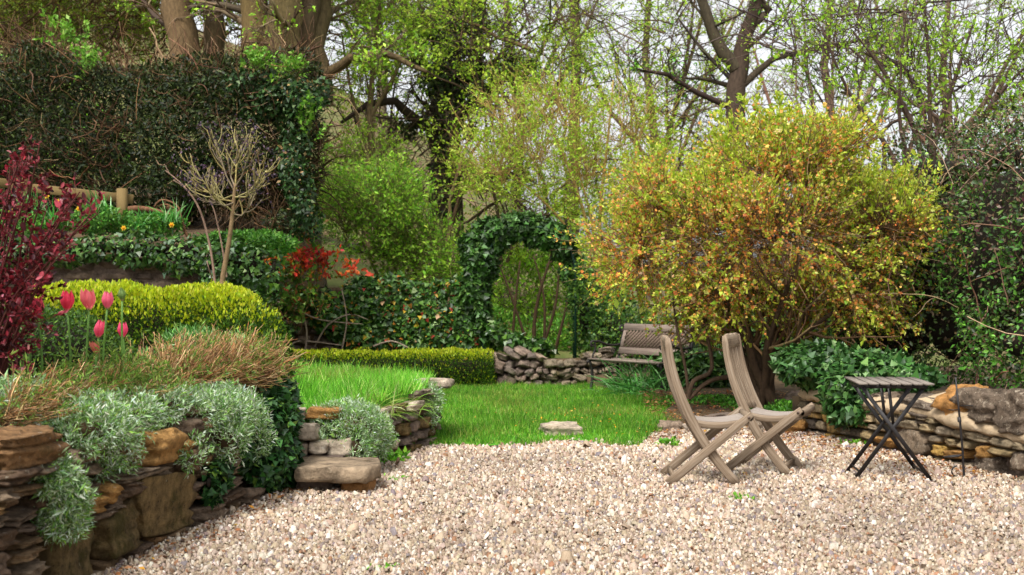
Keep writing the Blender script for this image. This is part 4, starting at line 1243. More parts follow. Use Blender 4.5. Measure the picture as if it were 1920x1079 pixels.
def sprigs(al, at, rng, pos, d, L, nl, size, cols, tmpl=DIAMOND, spread=0.8, twig=(0.12, 0.08, 0.05), tr=0.003, fwd=0.6, t0=0.25, jit=.18, curve=0.1):
    """short leafy shoots"""
    n = len(pos); L = np.broadcast_to(L, (n,))
    pts, dd = sprout(rng, pos, d, L, 3, curve, 0.04)
    if at is not None:
        tubes(at, pts[:, [0, 3]], np.full((n, 2), tr) * np.array([1, .5]), 3, np.asarray(twig) * np.exp(rng.normal(0, .25, (n, 1))))
    k = np.repeat(np.arange(n), nl)
    lp, lt = along(pts[k], rng.uniform(t0, 1, len(k)))
    place(al, tmpl, lp, lt * fwd + rdir(rng, len(k)) * spread + UP * .15, UP * .6 + rdir(rng, len(k)) * .8, size * np.exp(rng.normal(0, .25, len(k))), pal(rng, len(k), cols, jit))
    return pts

def core(root, vol, shrink, name='shade_core', mat='dark_core'):  # added solid mass: stops light leaking through the leaves, darkens the inside
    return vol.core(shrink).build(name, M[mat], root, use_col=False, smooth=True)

def stems(root, name, lines, col, sides=6, mat='bark'):
    """lines: list of (points, radii), resampled smoothly"""
    a = Acc()
    for pts, rad in lines:
        pts = np.array(pts, float); m = len(pts)
        rad = np.interp(np.linspace(0, 1, m), np.linspace(0, 1, len(rad)), rad)
        tt = np.linspace(0, m - 1, (m - 1) * 4 + 1)
        i = np.clip(tt.astype(int), 0, m - 2); f = (tt - i)[:, None]
        p0 = pts[np.maximum(i - 1, 0)]; p1 = pts[i]; p2 = pts[i + 1]; p3 = pts[np.minimum(i + 2, m - 1)]
        q = 0.5 * (2 * p1 + (p2 - p0) * f + (2 * p0 - 5 * p1 + 4 * p2 - p3) * f ** 2 + (3 * p1 - p0 - 3 * p2 + p3) * f ** 3)
        tubes(a, q, np.interp(tt, np.arange(m), rad), sides, np.asarray(col))
    return a.build(name, M[mat], root, smooth=True)

YEW = [('#1e2c0e', 5), ('#2a3a12', 4), ('#3a4a1c', 3), ('#1e2e12', 3), ('#586430', 2), ('#4a3a22', 1)]
IVYC = [('#31521c', 5), ('#3f6426', 4), ('#233d16', 4), ('#587838', 2), ('#7a9460', 1), ('#567a24', 2)]
BOXT = [('#b8c422', 5), ('#c8d036', 4), ('#9fb41e', 4), ('#d4d858', 1.5)]
BOXD = [('#3c5c16', 5), ('#4a6c1e', 4), ('#2c4714', 4), ('#6a8a22', 2)]
LIME = [('#8fbb2e', 5), ('#a8cc3c', 4), ('#76a428', 4), ('#c0d85a', 2)]
SPRING = [('#6aa82a', 5), ('#82bc34', 4), ('#559420', 4), ('#a0c848', 2)]

# ------------------------------------------------------------------ clipped box hedges
def box_hedge(name, label, vol, n, seed, top_bias, lsize, thick, yellow_from, shrink, loc):
    r = thing(name, label, 'hedge', loc)
    core(r, vol, shrink)
    rng = np.random.default_rng(seed)
    p, g = vol.sample(rng, n, thick)
    far = (g[:, 1] > .45) & (rng.uniform(0, 1, len(p)) < .8)
    p, g = p[~far], g[~far]
    # new growth: yellow tips on the sunny shoots at the top
    f = np.clip((p[:, 2] - yellow_from) / top_bias, 0, 1)
    young = rng.uniform(0, 1, len(p)) < f * 0.85 + .06
    c = np.where(young[:, None], pal(rng, len(p), BOXT, .15), pal(rng, len(p), BOXD, .2))
    a = Acc()
    place(a, DIAMOND, p, g * .6 + UP * (.35 + .6 * young[:, None]) + rdir(rng, len(p)) * .55, g + rdir(rng, len(p)) * .8, lsize * np.exp(rng.normal(0, .2, len(p))) * (1 + .25 * young), c)
    a.build('foliage', M['young'], r)
    return r
v = Vol(0.06, 5, 3)
hx0, hx1 = P(490, 700, 16.7)[0], P(926, 700, 16.7)[0]
v.box(((hx0 + hx1) / 2 - .3, 16.95, 0.24), ((hx1 - hx0) / 2 + .3, .33, .275), 0.015, .10)
box_hedge('low_box_hedge', 'low straight clipped box hedge in front of the ivy-covered wall', v, 60000, 61, .14, .026, .12, .40, .10, ((hx0 + hx1) / 2, 16.95, 0))
v = Vol(0.10, 4.5, 5)
v.box((-3.10, 10.6, 0.88), (1.05, .55, .47), 0.08, .30).ell((-2.22, 10.4, 0.80), (.42, .5, .42))
box_hedge('rounded_box_hedge', 'broad rounded box hedge with bright yellow-green new growth behind the tulips', v, 95000, 62, .26, .026, .16, 1.06, .15, (-3.2, 10.5, 0.65))
v = Vol(0.06, 4, 6).ell(P(95, 665, 8.0), (.45, .45, .30)).ell(P(20, 650, 8.2), (.4, .4, .34)).ell(P(175, 680, 8.1), (.25, .35, .24))
r = thing('dark_box_bush', 'dark green small-leaved bush behind the tulip stems', 'bush', P(95, 690, 8.0))
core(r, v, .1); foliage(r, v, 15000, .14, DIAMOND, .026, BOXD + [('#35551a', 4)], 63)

# ------------------------------------------------------------------ yew hedge mass, ivy on its corner, fresh shoots
v = Vol(0.40, 1.1, 9)
for (x, y, rx, ry, dp) in ((80, 270, 250, 150, .9), (300, 285, 180, 150, .85), (480, 270, 140, 145, .8), (560, 340, 72, 110, .6), (-150, 260, 200, 170, .9), (60, 165, 120, 65, .9), (200, 175, 120, 55, .8), (400, 165, 130, 45, .75), (520, 175, 85, 50, .7), (550, 430, 70, 45, .6)):
    v.px(x, y, 17.4, rx, ry, dp)
yew = thing('yew_hedge', 'tall dark overgrown yew hedge full of bare brown twigs behind the fence', 'hedge', (-5.0, 17.4, 2.0))
inview = lambda q: q[:, 0] > -.46 * q[:, 1]
foliage(yew, v, 90000, .9, LANCE, .07, YEW, 71, updir=.1, outdir=.6, rand=.9, width=2.0, keep=inview)
rng = np.random.default_rng(72)
p, g = v.sample(rng, 4200, .5, keep=lambda q: ((q[:, 2] < 3.3 + .3 * np.sin(q[:, 0] * 2)) & (vnoise(q * .9, 31) > .45)) | (q[:, 2] > 4.1) & (rng.uniform(0, 1, len(q)) < .6) | (rng.uniform(0, 1, len(q)) < .12))
pts, _ = sprout(rng, p, g * .7 + rdir(rng, len(p)) * .8 + np.array((0, -.25, 0)), rng.uniform(.2, .75, len(p)), 4, .30, .02)
a = Acc(); tubes(a, pts, np.full((len(p), 5), .006) * np.exp(rng.normal(0, .45, (len(p), 1))) * np.linspace(1, .4, 5), 3, pal(rng, len(p), [('#5a4230', 4), ('#7a5c40', 3), ('#42301f', 3), ('#9a8060', .7)], .2))
a.build('twigs', M['twig'], yew)
iv = thing('hedge_ivy', 'glossy ivy climbing over the top corner of the dark yew hedge', 'ivy', P(560, 420, 16.4))
v2 = Vol(.25, 1.8, 13).ell(P(540, 185, 16.6), (.7, .4, .30)).ell(P(555, 260, 16.4), (.24, .25, .6)).ell(P(470, 155, 16.6), (.5, .4, .18)).ell(P(575, 350, 16.5), (.14, .25, .5))
foliage(iv, v2, 5000, .3, IVY, .052, [('#24401a', 5), ('#2f4e20', 4), ('#1c3012', 4), ('#4a6636', 2), ('#6a8058', .8)], 73, mat='ivy', down=.55, outdir=.4)
foliage(iv, v2, 420, .2, OVAL, .05, [('#a88a5a', 3), ('#8d7048', 2), ('#c0a878', 1)], 74, part='dry_leaves')
def shoots(name, label, spots, Y, n, cols, seed, cat='plant', L=.26, size=.055, group=None):
    for k, (x, y, rx, ry) in enumerate(spots):
        rng = np.random.default_rng(seed + k)
        r = thing(name, label[k] if isinstance(label, list) else label, cat, P(x, y + ry, Y), 0, group)
        m = n
        pos = P(x, y, Y)[None] + rng.normal(0, .45, (m, 3)) * np.array((rx * Y / F, .18, ry * Y / F))
        al, at = Acc(), Acc()
        sprigs(al, at, rng, pos, np.array((0, -.3, .9)) + rng.normal(0, .5, (m, 3)), L, 12, size, cols, OVAL, twig=lin('#5c7030'))
        al.build('leaves', M['leaf'], r); tag(at.build('stems', M['twig'], r), kind='stuff')
BRIGHT = [('#6a9c2c', 5), ('#7eae38', 4), ('#548428', 3), ('#98bc54', 2)]
shoots('elder_shoot', ['fresh bright green elder shoots sprouting above the dark hedge behind the fence', 'small bright green leaf tuft on the hedge top by the ivy', 'bright green shoots at the hedge corner below the tree trunks',
                       'light green leaf sprays on the side of the hedge corner', 'pale green shoots in a gap of the dark hedge'],
       [(122, 78, 45, 26), (478, 128, 18, 8), (545, 142, 26, 10), (578, 235, 26, 40), (165, 125, 12, 10)], 16.3, 26, BRIGHT, 80, group='elder shoots on the hedge')

# ------------------------------------------------------------------ upper terrace: fallen branch, greens, daffodils, hanging ivy
lg = thing('dead_branch', 'twisted brown dead branch lying beside the fence post', 'branch', P(300, 410, 14.9))
stems(lg, 'limb', [([P(215, 400, 15.3), P(255, 392, 15.3), P(290, 395, 15.2), P(325, 404, 15.1)], [.05, .045, .03, .015])] +
      [([P(290 + 6 * k, 388, 14.9), P(305 + 8 * k, 375 + 9 * k, 14.8), P(335 + 3 * k, 390 + 12 * k, 14.75), P(345 + 4 * k, 440 + 4 * k, 14.7)], [.014, .012, .006]) for k in range(5)], lin('#6a4a34'))
v = Vol(.08, 2.5, 21)
for x, y, rx, ry in ((70, 420, 80, 24), (200, 415, 70, 26), (290, 425, 70, 24), (420, 455, 70, 16), (500, 455, 60, 18), (-40, 420, 70, 30)):
    v.px(x, y, 14.75, rx, ry, .35)
g_ = thing('terrace_greens', 'low bright green leafy plants covering the terrace edge below the fence', 'plants', P(220, 440, 14.75)); g_['kind'] = 'stuff'
foliage(g_, v, 15000, .2, OVAL, .045, [('#487a26', 5), ('#5a8e30', 4), ('#3a6a22', 4), ('#76a040', 2)], 82, updir=.4)
for k, (x, y) in enumerate([(100, 425), (185, 400), (270, 430), (320, 418), (60, 400)]):
    tuft('daffodil_leaves', 'upright narrow daffodil leaves on the terrace below the fence', P(x, y, 14.6), 34, .3, .007, DL + [('#4a9a3a', 3)], 90 + k, .35, droop=.3, group='daffodil leaf clumps on the terrace', cat='plant', rad=.07)
for k, (x, y) in enumerate([(108, 378), (232, 428), (88, 368), (148, 392), (322, 422), (22, 396)]):
    rng = np.random.default_rng(95 + k); pb_ = P(x, y, 14.45)
    t = thing('daffodil', 'small yellow daffodil bloom on the terrace below the fence', 'flower', pb_ - UP * .25, 0, 'daffodils on the terrace')
    rod('stem', t, [(0, 0.02, 0), (.01, .02, .12), (0, .01, .25)], .004, 'green_metal', 5)
    al = Acc(); ang = np.arange(6) * math.pi / 3
    place(al, OVAL, np.repeat(pb_[None], 6, 0), np.stack([np.cos(ang), np.cos(ang) * 0 - .25, np.sin(ang)], 1), np.repeat(np.array([(0, -1.0, 0)]), 6, 0), .035, np.repeat(lin('#f0c83c')[None], 6, 0), width=1.5)
    bl_ = al.build('petals', M['petal'], t)
    al = Acc(); tubes(al, np.array([pb_, pb_ + (0, -.025, 0)]), np.array([.010, .014]), 8, lin('#f0a018')); al.build('trumpet', M['petal'], bl_)
iv = thing('terrace_ivy', 'dense dark ivy hanging over the terrace wall below the fence', 'ivy', P(270, 550, 14.2))
v = Vol(.10, 2.2, 23)
for x, y, rx, ry in ((190, 465, 70, 28), (260, 470, 70, 36), (340, 475, 60, 40), (420, 490, 60, 45), (480, 500, 40, 50), (515, 520, 26, 60), (120, 470, 60, 30), (400, 530, 30, 24), (480, 560, 22, 26), (20, 470, 80, 40)):
    v.px(x, y, 14.25, rx, ry, .22)
v.ell((-3.3, 15.4, 1.15), (.28, 1.1, .62))
foliage(iv, v, 11000, .22, IVY, .055, IVYC + [('#64785e', 2)], 101, mat='ivy', down=.7, outdir=.3, nout=1.3)
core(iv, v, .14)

# ------------------------------------------------------------------ small pollarded tree in front of the terrace wall
st = thing('bare_small_tree', 'small bare pollarded tree with yellow lichened twigs in front of the dark hedge', 'tree', P(413, 556, 13.6))
YT = 13.6
stems(st, 'trunk', [([P(413, 580, YT), P(418, 520, YT), P(430, 450, YT), P(437, 390, YT), P(441, 345, YT)], [.034, .029, .025, .022, .016])], lin('#7a6448'), 8)
rng = np.random.default_rng(111)
mains = []
for (sx, sy, ex, ey, dy) in [(440, 400, 355, 305, -.1), (438, 378, 370, 345, .1), (440, 360, 405, 270, 0), (441, 350, 445, 265, .1), (441, 352, 470, 280, -.1), (440, 372, 500, 320, .1), (440, 370, 488, 345, -.15),
                             (441, 365, 395, 360, .2), (440, 350, 425, 290, .15), (439, 402, 470, 385, 0), (440, 380, 395, 372, -.1)]:
    a0, b0 = P(sx, sy, YT), P(ex, ey, YT + dy * 2)
    mains.append([a0, a0 + (b0 - a0) * .45 + np.array((0, 0, -.06)), a0 + (b0 - a0) * .8 + np.array((0, 0, -.02)), b0])
mains = np.array(mains)
br = Acc()
yc = np.array([lin('#8a7c4c'), lin('#948a5c'), lin('#7a6c58')])
tubes(br, mains, np.full((len(mains), 4), .010) * np.array([1, .85, .7, .5]), 6, yc[rng.integers(0, 3, len(mains))])
c1, r1, l1, _ = children(rng, mains, np.full((len(mains), 4), .013), np.full(len(mains), .5), 8, .35, 1, .8, .75, .6, 4, .12, .28, .5)
tubes(br, c1, np.maximum(r1, .0045), 4, yc[rng.integers(0, 3, len(c1))])
c2, r2, l2, _ = children(rng, c1, r1, l1, 2, .4, 1, .7, .7, .7, 3, .12, .25, .5)
tubes(br, c2, np.maximum(r2, .003), 3, yc[rng.integers(0, 3, len(c2))])
tag(br.build('branches', M['twig'], st, smooth=True), kind='stuff')
al = Acc()
tp = np.concatenate([c1[:, -1], c2[:, -1]]); tp = tp[rng.uniform(0, 1, len(tp)) < .55]
tp = np.repeat(tp, 5, 0) + rng.normal(0, .05, (len(tp) * 5, 3))
place(al, OVAL, tp, rdir(rng, len(tp)), rdir(rng, len(tp)), .035, pal(rng, len(tp), [('#4c3a4c', 4), ('#6a5468', 3), ('#38283a', 3)]))
tag(al.build('buds', M['leaf'], st), kind='stuff')
st2 = thing('bare_sapling', 'thin bare leaning sapling stems beside the pollarded tree', 'tree', P(400, 540, 13.9))
stems(st2, 'stem', [([P(404, 540, 13.9), P(395, 470, 13.9), P(375, 395, 13.9), P(345, 350, 13.9), P(310, 320, 13.9)], [.016, .014, .012, .009, .005]),
                    ([P(425, 520, 13.8), P(415, 455, 13.8), P(403, 400, 13.8), P(395, 380, 13.8)], [.012, .010, .008, .005]),
                    ([P(345, 352, 13.9), P(365, 330, 13.9), P(366, 310, 13.9)], [.008, .006, .004]), ([P(345, 350, 13.9), P(325, 338, 13.9)], [.007, .004]),
                    ([P(318, 326, 13.9), P(308, 308, 13.9)], [.005, .003]), ([P(405, 545, 13.9), P(392, 505, 13.7), P(388, 490, 13.7)], [.008, .006])], lin('#8a7060'), 5)

# ------------------------------------------------------------------ ivy, roses on the middle wall; arch ivy
def ivy_plant(name, label, spots, Y, depth, n, size, seed, cols=IVYC, coreshr=None, extra=None, amp=.09, freq=2.4):
    r = thing(name, label, 'ivy', P(spots[0][0], spots[0][1] + spots[0][3], Y))
    v = Vol(amp, freq, seed)
    for s_ in spots:
        v.px(s_[0], s_[1], s_[4] if len(s_) > 4 else Y, s_[2], s_[3], depth)
    if coreshr: core(r, v, coreshr)
    foliage(r, v, n, min(.22, depth), IVY, size, cols, seed, mat='ivy', down=.6, outdir=.35, nout=1.2, sj=.38)
    if extra: foliage(r, v, extra, .12, IVY, size * .95, [('#c8a838', 3), ('#b87830', 2), ('#a84030', 1.2), ('#c09a70', 1)], seed + 1, part='yellowed_leaves', down=.5, nout=1.2)
    return r, v
ivy_plant('wall_ivy', 'thick ivy with some yellowed leaves covering the stone wall behind the clipped hedge',
          [(700, 560, 60, 40), (760, 590, 80, 70), (840, 590, 75, 75), (880, 620, 35, 55), (690, 630, 60, 36), (620, 590, 45, 35), (800, 640, 80, 30), (670, 545, 30, 22), (860, 540, 40, 25), (590, 560, 45, 22), (545, 560, 35, 25), (530, 620, 30, 16)],
          17.75, .16, 11000, .064, 131, extra=800)
ivy_plant('arch_ivy', 'dense dark ivy crowning the garden arch, hanging thickest beside the wall',
          [(900, 480, 38, 60), (890, 540, 30, 45), (925, 440, 45, 35), (975, 425, 50, 26), (1020, 440, 45, 30), (1055, 462, 26, 30), (1065, 500, 14, 26), (905, 590, 12, 60)],
          17.75, .30, 9000, .066, 133, cols=IVYC[:4] + [('#2c4020', 3)], coreshr=.15)
ivy_plant('bank_ivy', 'dark ivy spreading over the low rubble wall below the arch', [(950, 640, 40, 18), (1000, 650, 30, 12), (930, 625, 20, 22), (1030, 655, 24, 10)], 17.4, .25, 1500, .07, 135, cols=IVYC + [('#8a9a80', 2)])
ivy_plant('bench_ivy', 'dark glossy ivy mound behind the bench and the daffodil leaves', [(1330, 700, 55, 46), (1370, 710, 35, 40), (1300, 690, 30, 40), (1260, 690, 30, 30)], 15.6, .35, 4200, .068, 137, coreshr=.14)
ivy_plant('mound_ivy', 'large ivy mound tumbling over the far end of the coped wall behind the table', [(1560, 690, 95, 42), (1650, 700, 80, 44, 11.4), (1600, 730, 60, 50, 11.4), (1700, 705, 50, 26, 11.0), (1500, 690, 45, 36), (1590, 765, 40, 34, 11.3)], 11.9, .40, 10500, .057, 139,
          cols=[('#305424', 5), ('#3f662c', 4), ('#26441c', 4), ('#5c8040', 2), ('#86a070', .8)], coreshr=.15)
rw = thing('wall_vine', 'bare grey climbing stems trained across the stone garden wall', 'vine', P(560, 660, 17.5))
stems(rw, 'stem', [([P(500, 560, 17.55), P(545, 575, 17.5), P(600, 600, 17.5), P(680, 608, 17.5)], [.018, .014, .012, .006]), ([P(540, 660, 17.5), P(560, 640, 17.5), P(640, 648, 17.5)], [.014, .014, .008]),
                   ([P(520, 650, 17.55), P(522, 600, 17.5), P(512, 540, 17.5)], [.018, .014, .010]), ([P(590, 650, 17.55), P(615, 610, 17.5), P(655, 590, 17.5), P(690, 600, 17.5)], [.014, .012, .006]),
                   ([P(640, 660, 17.5), P(650, 600, 17.5), P(640, 540, 17.5)], [.016, .012, .008]), ([P(700, 650, 17.5), P(735, 640, 17.45), P(770, 655, 17.45)], [.014, .012, .008]),
                   ([P(570, 670, 17.5), P(575, 620, 17.5), P(560, 560, 17.5)], [.02, .014, .01])], lin('#8a7a6a'), 5)
rs = thing('red_leaf_rose', 'rose bush with red and orange young leaves above the ivy-covered wall', 'bush', P(590, 560, 17.6))
al, at = Acc(), Acc()
rng = np.random.default_rng(141)
for (x, y, rx, ry, cols, m) in [(590, 490, 55, 26, [('#c83c28', 4), ('#d86a2c', 4), ('#b02c30', 3), ('#9a8a30', 2)], 75), (545, 500, 35, 25, [('#d86a2c', 3), ('#8a9a30', 3), ('#c84428', 3)], 35),
                                (610, 520, 60, 30, [('#6a8a2c', 4), ('#a86a2c', 2), ('#4a7028', 4)], 60), (700, 515, 40, 6, [('#c84428', 3), ('#d8702c', 2)], 12), (640, 500, 22, 16, [('#c83c28', 4), ('#b02c30', 3)], 22),
                                (580, 575, 75, 45, [('#4a6c28', 4), ('#6a8430', 3), ('#8a4a2c', 1)], 80)]:
    pos = P(x - 45, y, 16.9)[None] + rng.normal(0, .5, (m, 3)) * np.array((rx * 16.9 / F, .15, ry * 16.9 / F))
    sprigs(al, at, rng, pos, rng.normal(0, .6, (m, 3)) + UP * .7, .22, 8, .07, cols, OVAL, twig=lin('#6a4a30'))
al.build('leaves', M['leaf'], rs); tag(at.build('stems', M['twig'], rs), kind='stuff')

# ------------------------------------------------------------------ near bed: red-leaved shrub, silver plants, dry clumps, ivy at the wall end
rb = thing('red_leaved_shrub', 'dark red-leaved barberry shrub at the front of the planting bed', 'shrub', P(10, 760, 6.5))
rng = np.random.default_rng(151)
al, at = Acc(), Acc()
base = P(-30, 740, 6.5)
REDC = [('#6a1822', 5), ('#862834', 4), ('#501018', 4), ('#a84450', 2), ('#381018', 4), ('#a86a70', 1)]
ends = []
for k in range(46):
    x = rng.uniform(-180, 150); y = rng.uniform(290, 660)
    lim = np.interp(y, [270, 330, 370, 420, 480, 560, 660], [60, 40, 150, 145, 95, 80, 30])
    if k % 3 == 0: x = lim - rng.uniform(-10, 30)
    x = min(x, lim); ends.append(P(x, y, 6.5 + rng.uniform(-.35, .35)))
ends += [P(75, 268, 6.4), P(50, 275, 6.6), P(185, 400, 6.4), P(150, 360, 6.5), P(170, 402, 6.3), P(120, 470, 6.3), P(85, 600, 6.3), P(50, 690, 6.4), P(20, 300, 6.5), P(60, 340, 6.3)]
ends = np.array(ends)
b0 = base[None] + rng.normal(0, .06, ends.shape)
t_ = np.linspace(0, 1, 7)[None, :, None]
pts = b0[:, None] + (ends - b0)[:, None] * t_ + np.array((0, 0, .12)) * np.sin(t_ * math.pi)
tubes(at, pts, np.linspace(.008, .003, 7)[None] * np.ones((len(ends), 1)), 4, lin('#4a2420'))
k = np.repeat(np.arange(len(ends)), 11)
sp_, tn = along(pts[k], rng.uniform(.3, 1, len(k)))
sprigs(al, at, rng, sp_, tn * .6 + rdir(rng, len(k)) * .8 + UP * .2, .11, 9, .029, REDC, OVAL_FULL, twig=lin('#5a2a24'), tr=.0016, jit=.25)
al.build('leaves', M['leaf'], rb); at.build('stems', M['twig'], rb)

SILV = [('#9db886', 5), ('#b6c8a6', 4), ('#7aa058', 4), ('#cddac4', 3), ('#86ac4c', 2.5), ('#5c8a3a', 2)]
def silver(label, spots, n, seed, size=.055, down=.15):
    size *= .54
    r = thing('silver_plant', label, 'plant', P(spots[0][0], spots[0][1], spots[0][2]), 0, None)
    v = Vol(.05, 5, seed)
    for (x, y, Y, rx, ry, dp) in spots: v.px(x, y, Y, rx, ry, dp)
    core(r, v, .05, mat='soil')
    rng = np.random.default_rng(seed)
    p, g = v.sample(rng, int(n / 2.5), .08)
    al = Acc()
    sprigs(al, None, rng, p, g * .8 + UP * (.45 - down) + rdir(rng, len(p)) * .35, .07, 7, size, SILV, LANCE_W, spread=.65, t0=0)
    al.build('foliage', M['felt'], r)
LANCE_W = T([(0, 0, 0), (.35, .10, .02), (.7, .085, 0), (1, 0, -.12), (.7, -.085, 0), (.35, -.10, .02)], [[(0, 3, 2, 1), (0, 5, 4, 3)]])
LANCE_W = T([(0, 0, 0), (.5, .10, .02), (1, 0, -.12), (.5, -.10, .02)], [[(0, 2, 1), (0, 3, 2)]])
silver('silver-leaved plant cushion billowing over the near end of the wall', [(150, 805, 6.2, 80, 50, .25), (200, 835, 6.3, 52, 48, .15), (120, 830, 6.1, 50, 40, .2), (230, 785, 6.7, 55, 34, .3), (120, 775, 6.5, 75, 26, .3)], 9500, 161)
silver('silver-leaved trail hanging down the wall face between stones', [(112, 900, 5.62, 24, 26, .07), (116, 935, 5.66, 26, 32, .06), (118, 975, 5.68, 22, 26, .05), (90, 880, 5.55, 18, 20, .06)], 2600, 162, down=.7)
silver('silver-leaved cushion growing over the wall top beside the honey-coloured stone', [(400, 768, 7.8, 70, 32, .3), (450, 785, 8.0, 45, 36, .2), (360, 770, 7.5, 55, 26, .3), (300, 762, 7.3, 55, 22, .3), (420, 822, 7.55, 36, 34, .10), (365, 855, 7.05, 24, 30, .08), (470, 815, 8.0, 30, 36, .10)], 8500, 163)
silver('silver-leaved cushion on the step stones in front of the raised lawn', [(655, 800, 9.35, 60, 36, .25), (650, 840, 9.15, 45, 32, .12), (690, 820, 9.5, 35, 40, .15), (620, 800, 9.3, 36, 24, .15)], 5500, 164)
silver('small silver-leaved tuft hanging over the far end of the curved wall', [(795, 750, 11.1, 26, 26, .12), (805, 775, 11.05, 16, 18, .08)], 1500, 165)
silver('dusty silver foliage tucked beside the wall edge under the red-leaved shrub', [(40, 745, 6.3, 60, 22, .2), (-30, 760, 6.0, 60, 30, .2)], 1800, 166)

DRY = [('#92704a', 4), ('#ad8a5e', 4), ('#74563a', 3), ('#c2a478', 2.5), ('#9a683f', 2)]
def dry_clump(label, spots, n, L, bias, seed, green=.25):
    rng = np.random.default_rng(seed)
    r = thing('dry_clump', label, 'plant', P(spots[0][0], spots[0][1] + 30, spots[0][2]), 0, None)
    a = Acc(); al = Acc()
    for (x, y, Y, rx, dp) in spots:
        m = n // len(spots)
        st_ = P(x, y, Y)[None] + rng.normal(0, .5, (m, 3)) * np.array((rx * Y / F, dp, .05))
        st_[:, 2] -= .03
        pts, dd = sprout(rng, st_, np.array(bias)[None] + rng.normal(0, .45, (m, 3)) * np.array((1, 1, .45)), L * rng.uniform(.6, 1.2, m), 4, .10, .01)
        tubes(a, pts, np.full((m, 5), .0032) * np.exp(rng.normal(0, .25, (m, 1))) * np.linspace(1, .55, 5), 3, pal(rng, m, DRY, .22))
        c, rr_, l_, _ = children(rng, pts, np.full((m, 5), .0028), np.full(m, L), 2, .35, 1, .5, .45, .8, 2, .12, .02, .6)
        tubes(a, c, np.maximum(rr_, .0016), 3, pal(rng, len(c), DRY, .22))
        g_n = int(m * green)
        gp, gt = along(pts[:g_n], rng.uniform(.5, 1, g_n))
        sprigs(al, None, rng, gp, gt + UP * .3, .09, 10, .035, [('#6a8a30', 4), ('#84a040', 3), ('#4f7028', 3)], LANCE_W, t0=0)
    a.build('dry_stems', M['twig'], r); al.build('leaves', M['leaf'], r)
dry_clump('broad clump of dry tan lavender stems below the rounded hedge', [(350, 715, 8.2, 60, .3), (410, 712, 8.5, 60, .3), (300, 725, 8.0, 50, .25), (440, 705, 8.7, 40, .2)], 1500, .34, (.65, -.25, .55), 171, green=.3)
dry_clump('dry brown stems mixed with green shoots in front of the tulips', [(130, 750, 7.0, 60, .25), (210, 745, 7.3, 60, .25), (250, 750, 7.4, 40, .2), (170, 752, 6.9, 50, .2)], 800, .25, (.75, -.3, .45), 172, green=.8)
dry_clump('flattened brown stems at the wall top under the red-leaved shrub', [(25, 775, 6.0, 50, .2), (70, 755, 6.3, 40, .2)], 260, .26, (.7, -.3, .35), 173, green=.4)
v = Vol(.05, 4, 33).px(360, 640, 9.0, 60, 24, .3).px(430, 650, 9.2, 50, 22, .3).px(270, 690, 8.3, 60, 20, .2)
gl = thing('green_sage', 'soft grey-green leafy shoots between dry stems and rounded hedge', 'plant', P(380, 680, 9.0))
foliage(gl, v, 2600, .15, LANCE_W, .06, [('#5f8f40', 4), ('#7aa85a', 3), ('#4a7a34', 3), ('#9abf86', 1.5)], 174, updir=.8)
# ivy over the wall end
ivy_plant('wall_end_ivy', 'dark ivy with pale variegated top cloaking the end of the near wall', [(505, 800, 46, 60, 8.4), (520, 850, 40, 60, 8.5), (495, 880, 34, 40, 8.35), (500, 740, 50, 34, 8.75), (530, 780, 30, 50, 8.75), (460, 830, 34, 40, 8.1), (400, 900, 22, 40, 7.45), (540, 890, 20, 30, 8.75)], 8.5, .26, 11000, .042, 181,
          cols=[('#24441f', 5), ('#315a28', 4), ('#1c3518', 4), ('#4a7a34', 2), ('#7aa040', 1)], coreshr=.10, amp=.05, freq=4)
iv = thing('variegated_ivy', 'cream and green variegated ivy cap on top of the wall end', 'ivy', P(495, 740, 8.9))
v = Vol(.04, 4, 35).px(490, 712, 8.95, 55, 22, .25).px(520, 735, 8.9, 36, 30, .22).px(455, 715, 8.8, 34, 18, .2)
foliage(iv, v, 2200, .12, IVY, .036, [('#8a8a4a', 3), ('#b5ad78', 2), ('#4a6a30', 4), ('#a88a40', 1.5), ('#c9c49a', 1)], 182, mat='ivy', down=.2)
# weeds in the gravel
for k, (x, y, lab, sz) in enumerate([(735, 870, 'leafy green weed seedling at the foot of the curved wall by the step', .05), (275, 1015, 'small green weed at the foot of the big slab', .03), (740, 902, 'tiny yellow-green moss tuft in gravel beside the step', .018),
                                     (725, 1072, 'small green moss patch in the open gravel', .016), (1398, 940, 'thin green weed sprig in the gravel before the chairs', .02), (1600, 838, 'small fern-like weed at the wall foot behind the table', .03), (1252, 838, 'weedy green rosette at the lawn corner under the chair back', .04)]):
    rng = np.random.default_rng(190 + k); gp = G(x, y)
    o = thing('weed', lab, 'weed', gp)
    al, at = Acc(), Acc(); m = 16
    sprigs(al, at, rng, gp[None] + rng.normal(0, .03, (m, 3)) * np.array((1.6, 1, .1)), UP + rng.normal(0, .6, (m, 3)), sz * 1.6, 6, sz, [('#6aa82c', 4), ('#86bc3a', 3), ('#4f8a24', 2)], OVAL, twig=lin('#6a8a3a'), tr=.0015)
    al.build('leaves', M['leaf'], o); tag(at.build('stems', M['twig'], o), kind='stuff')
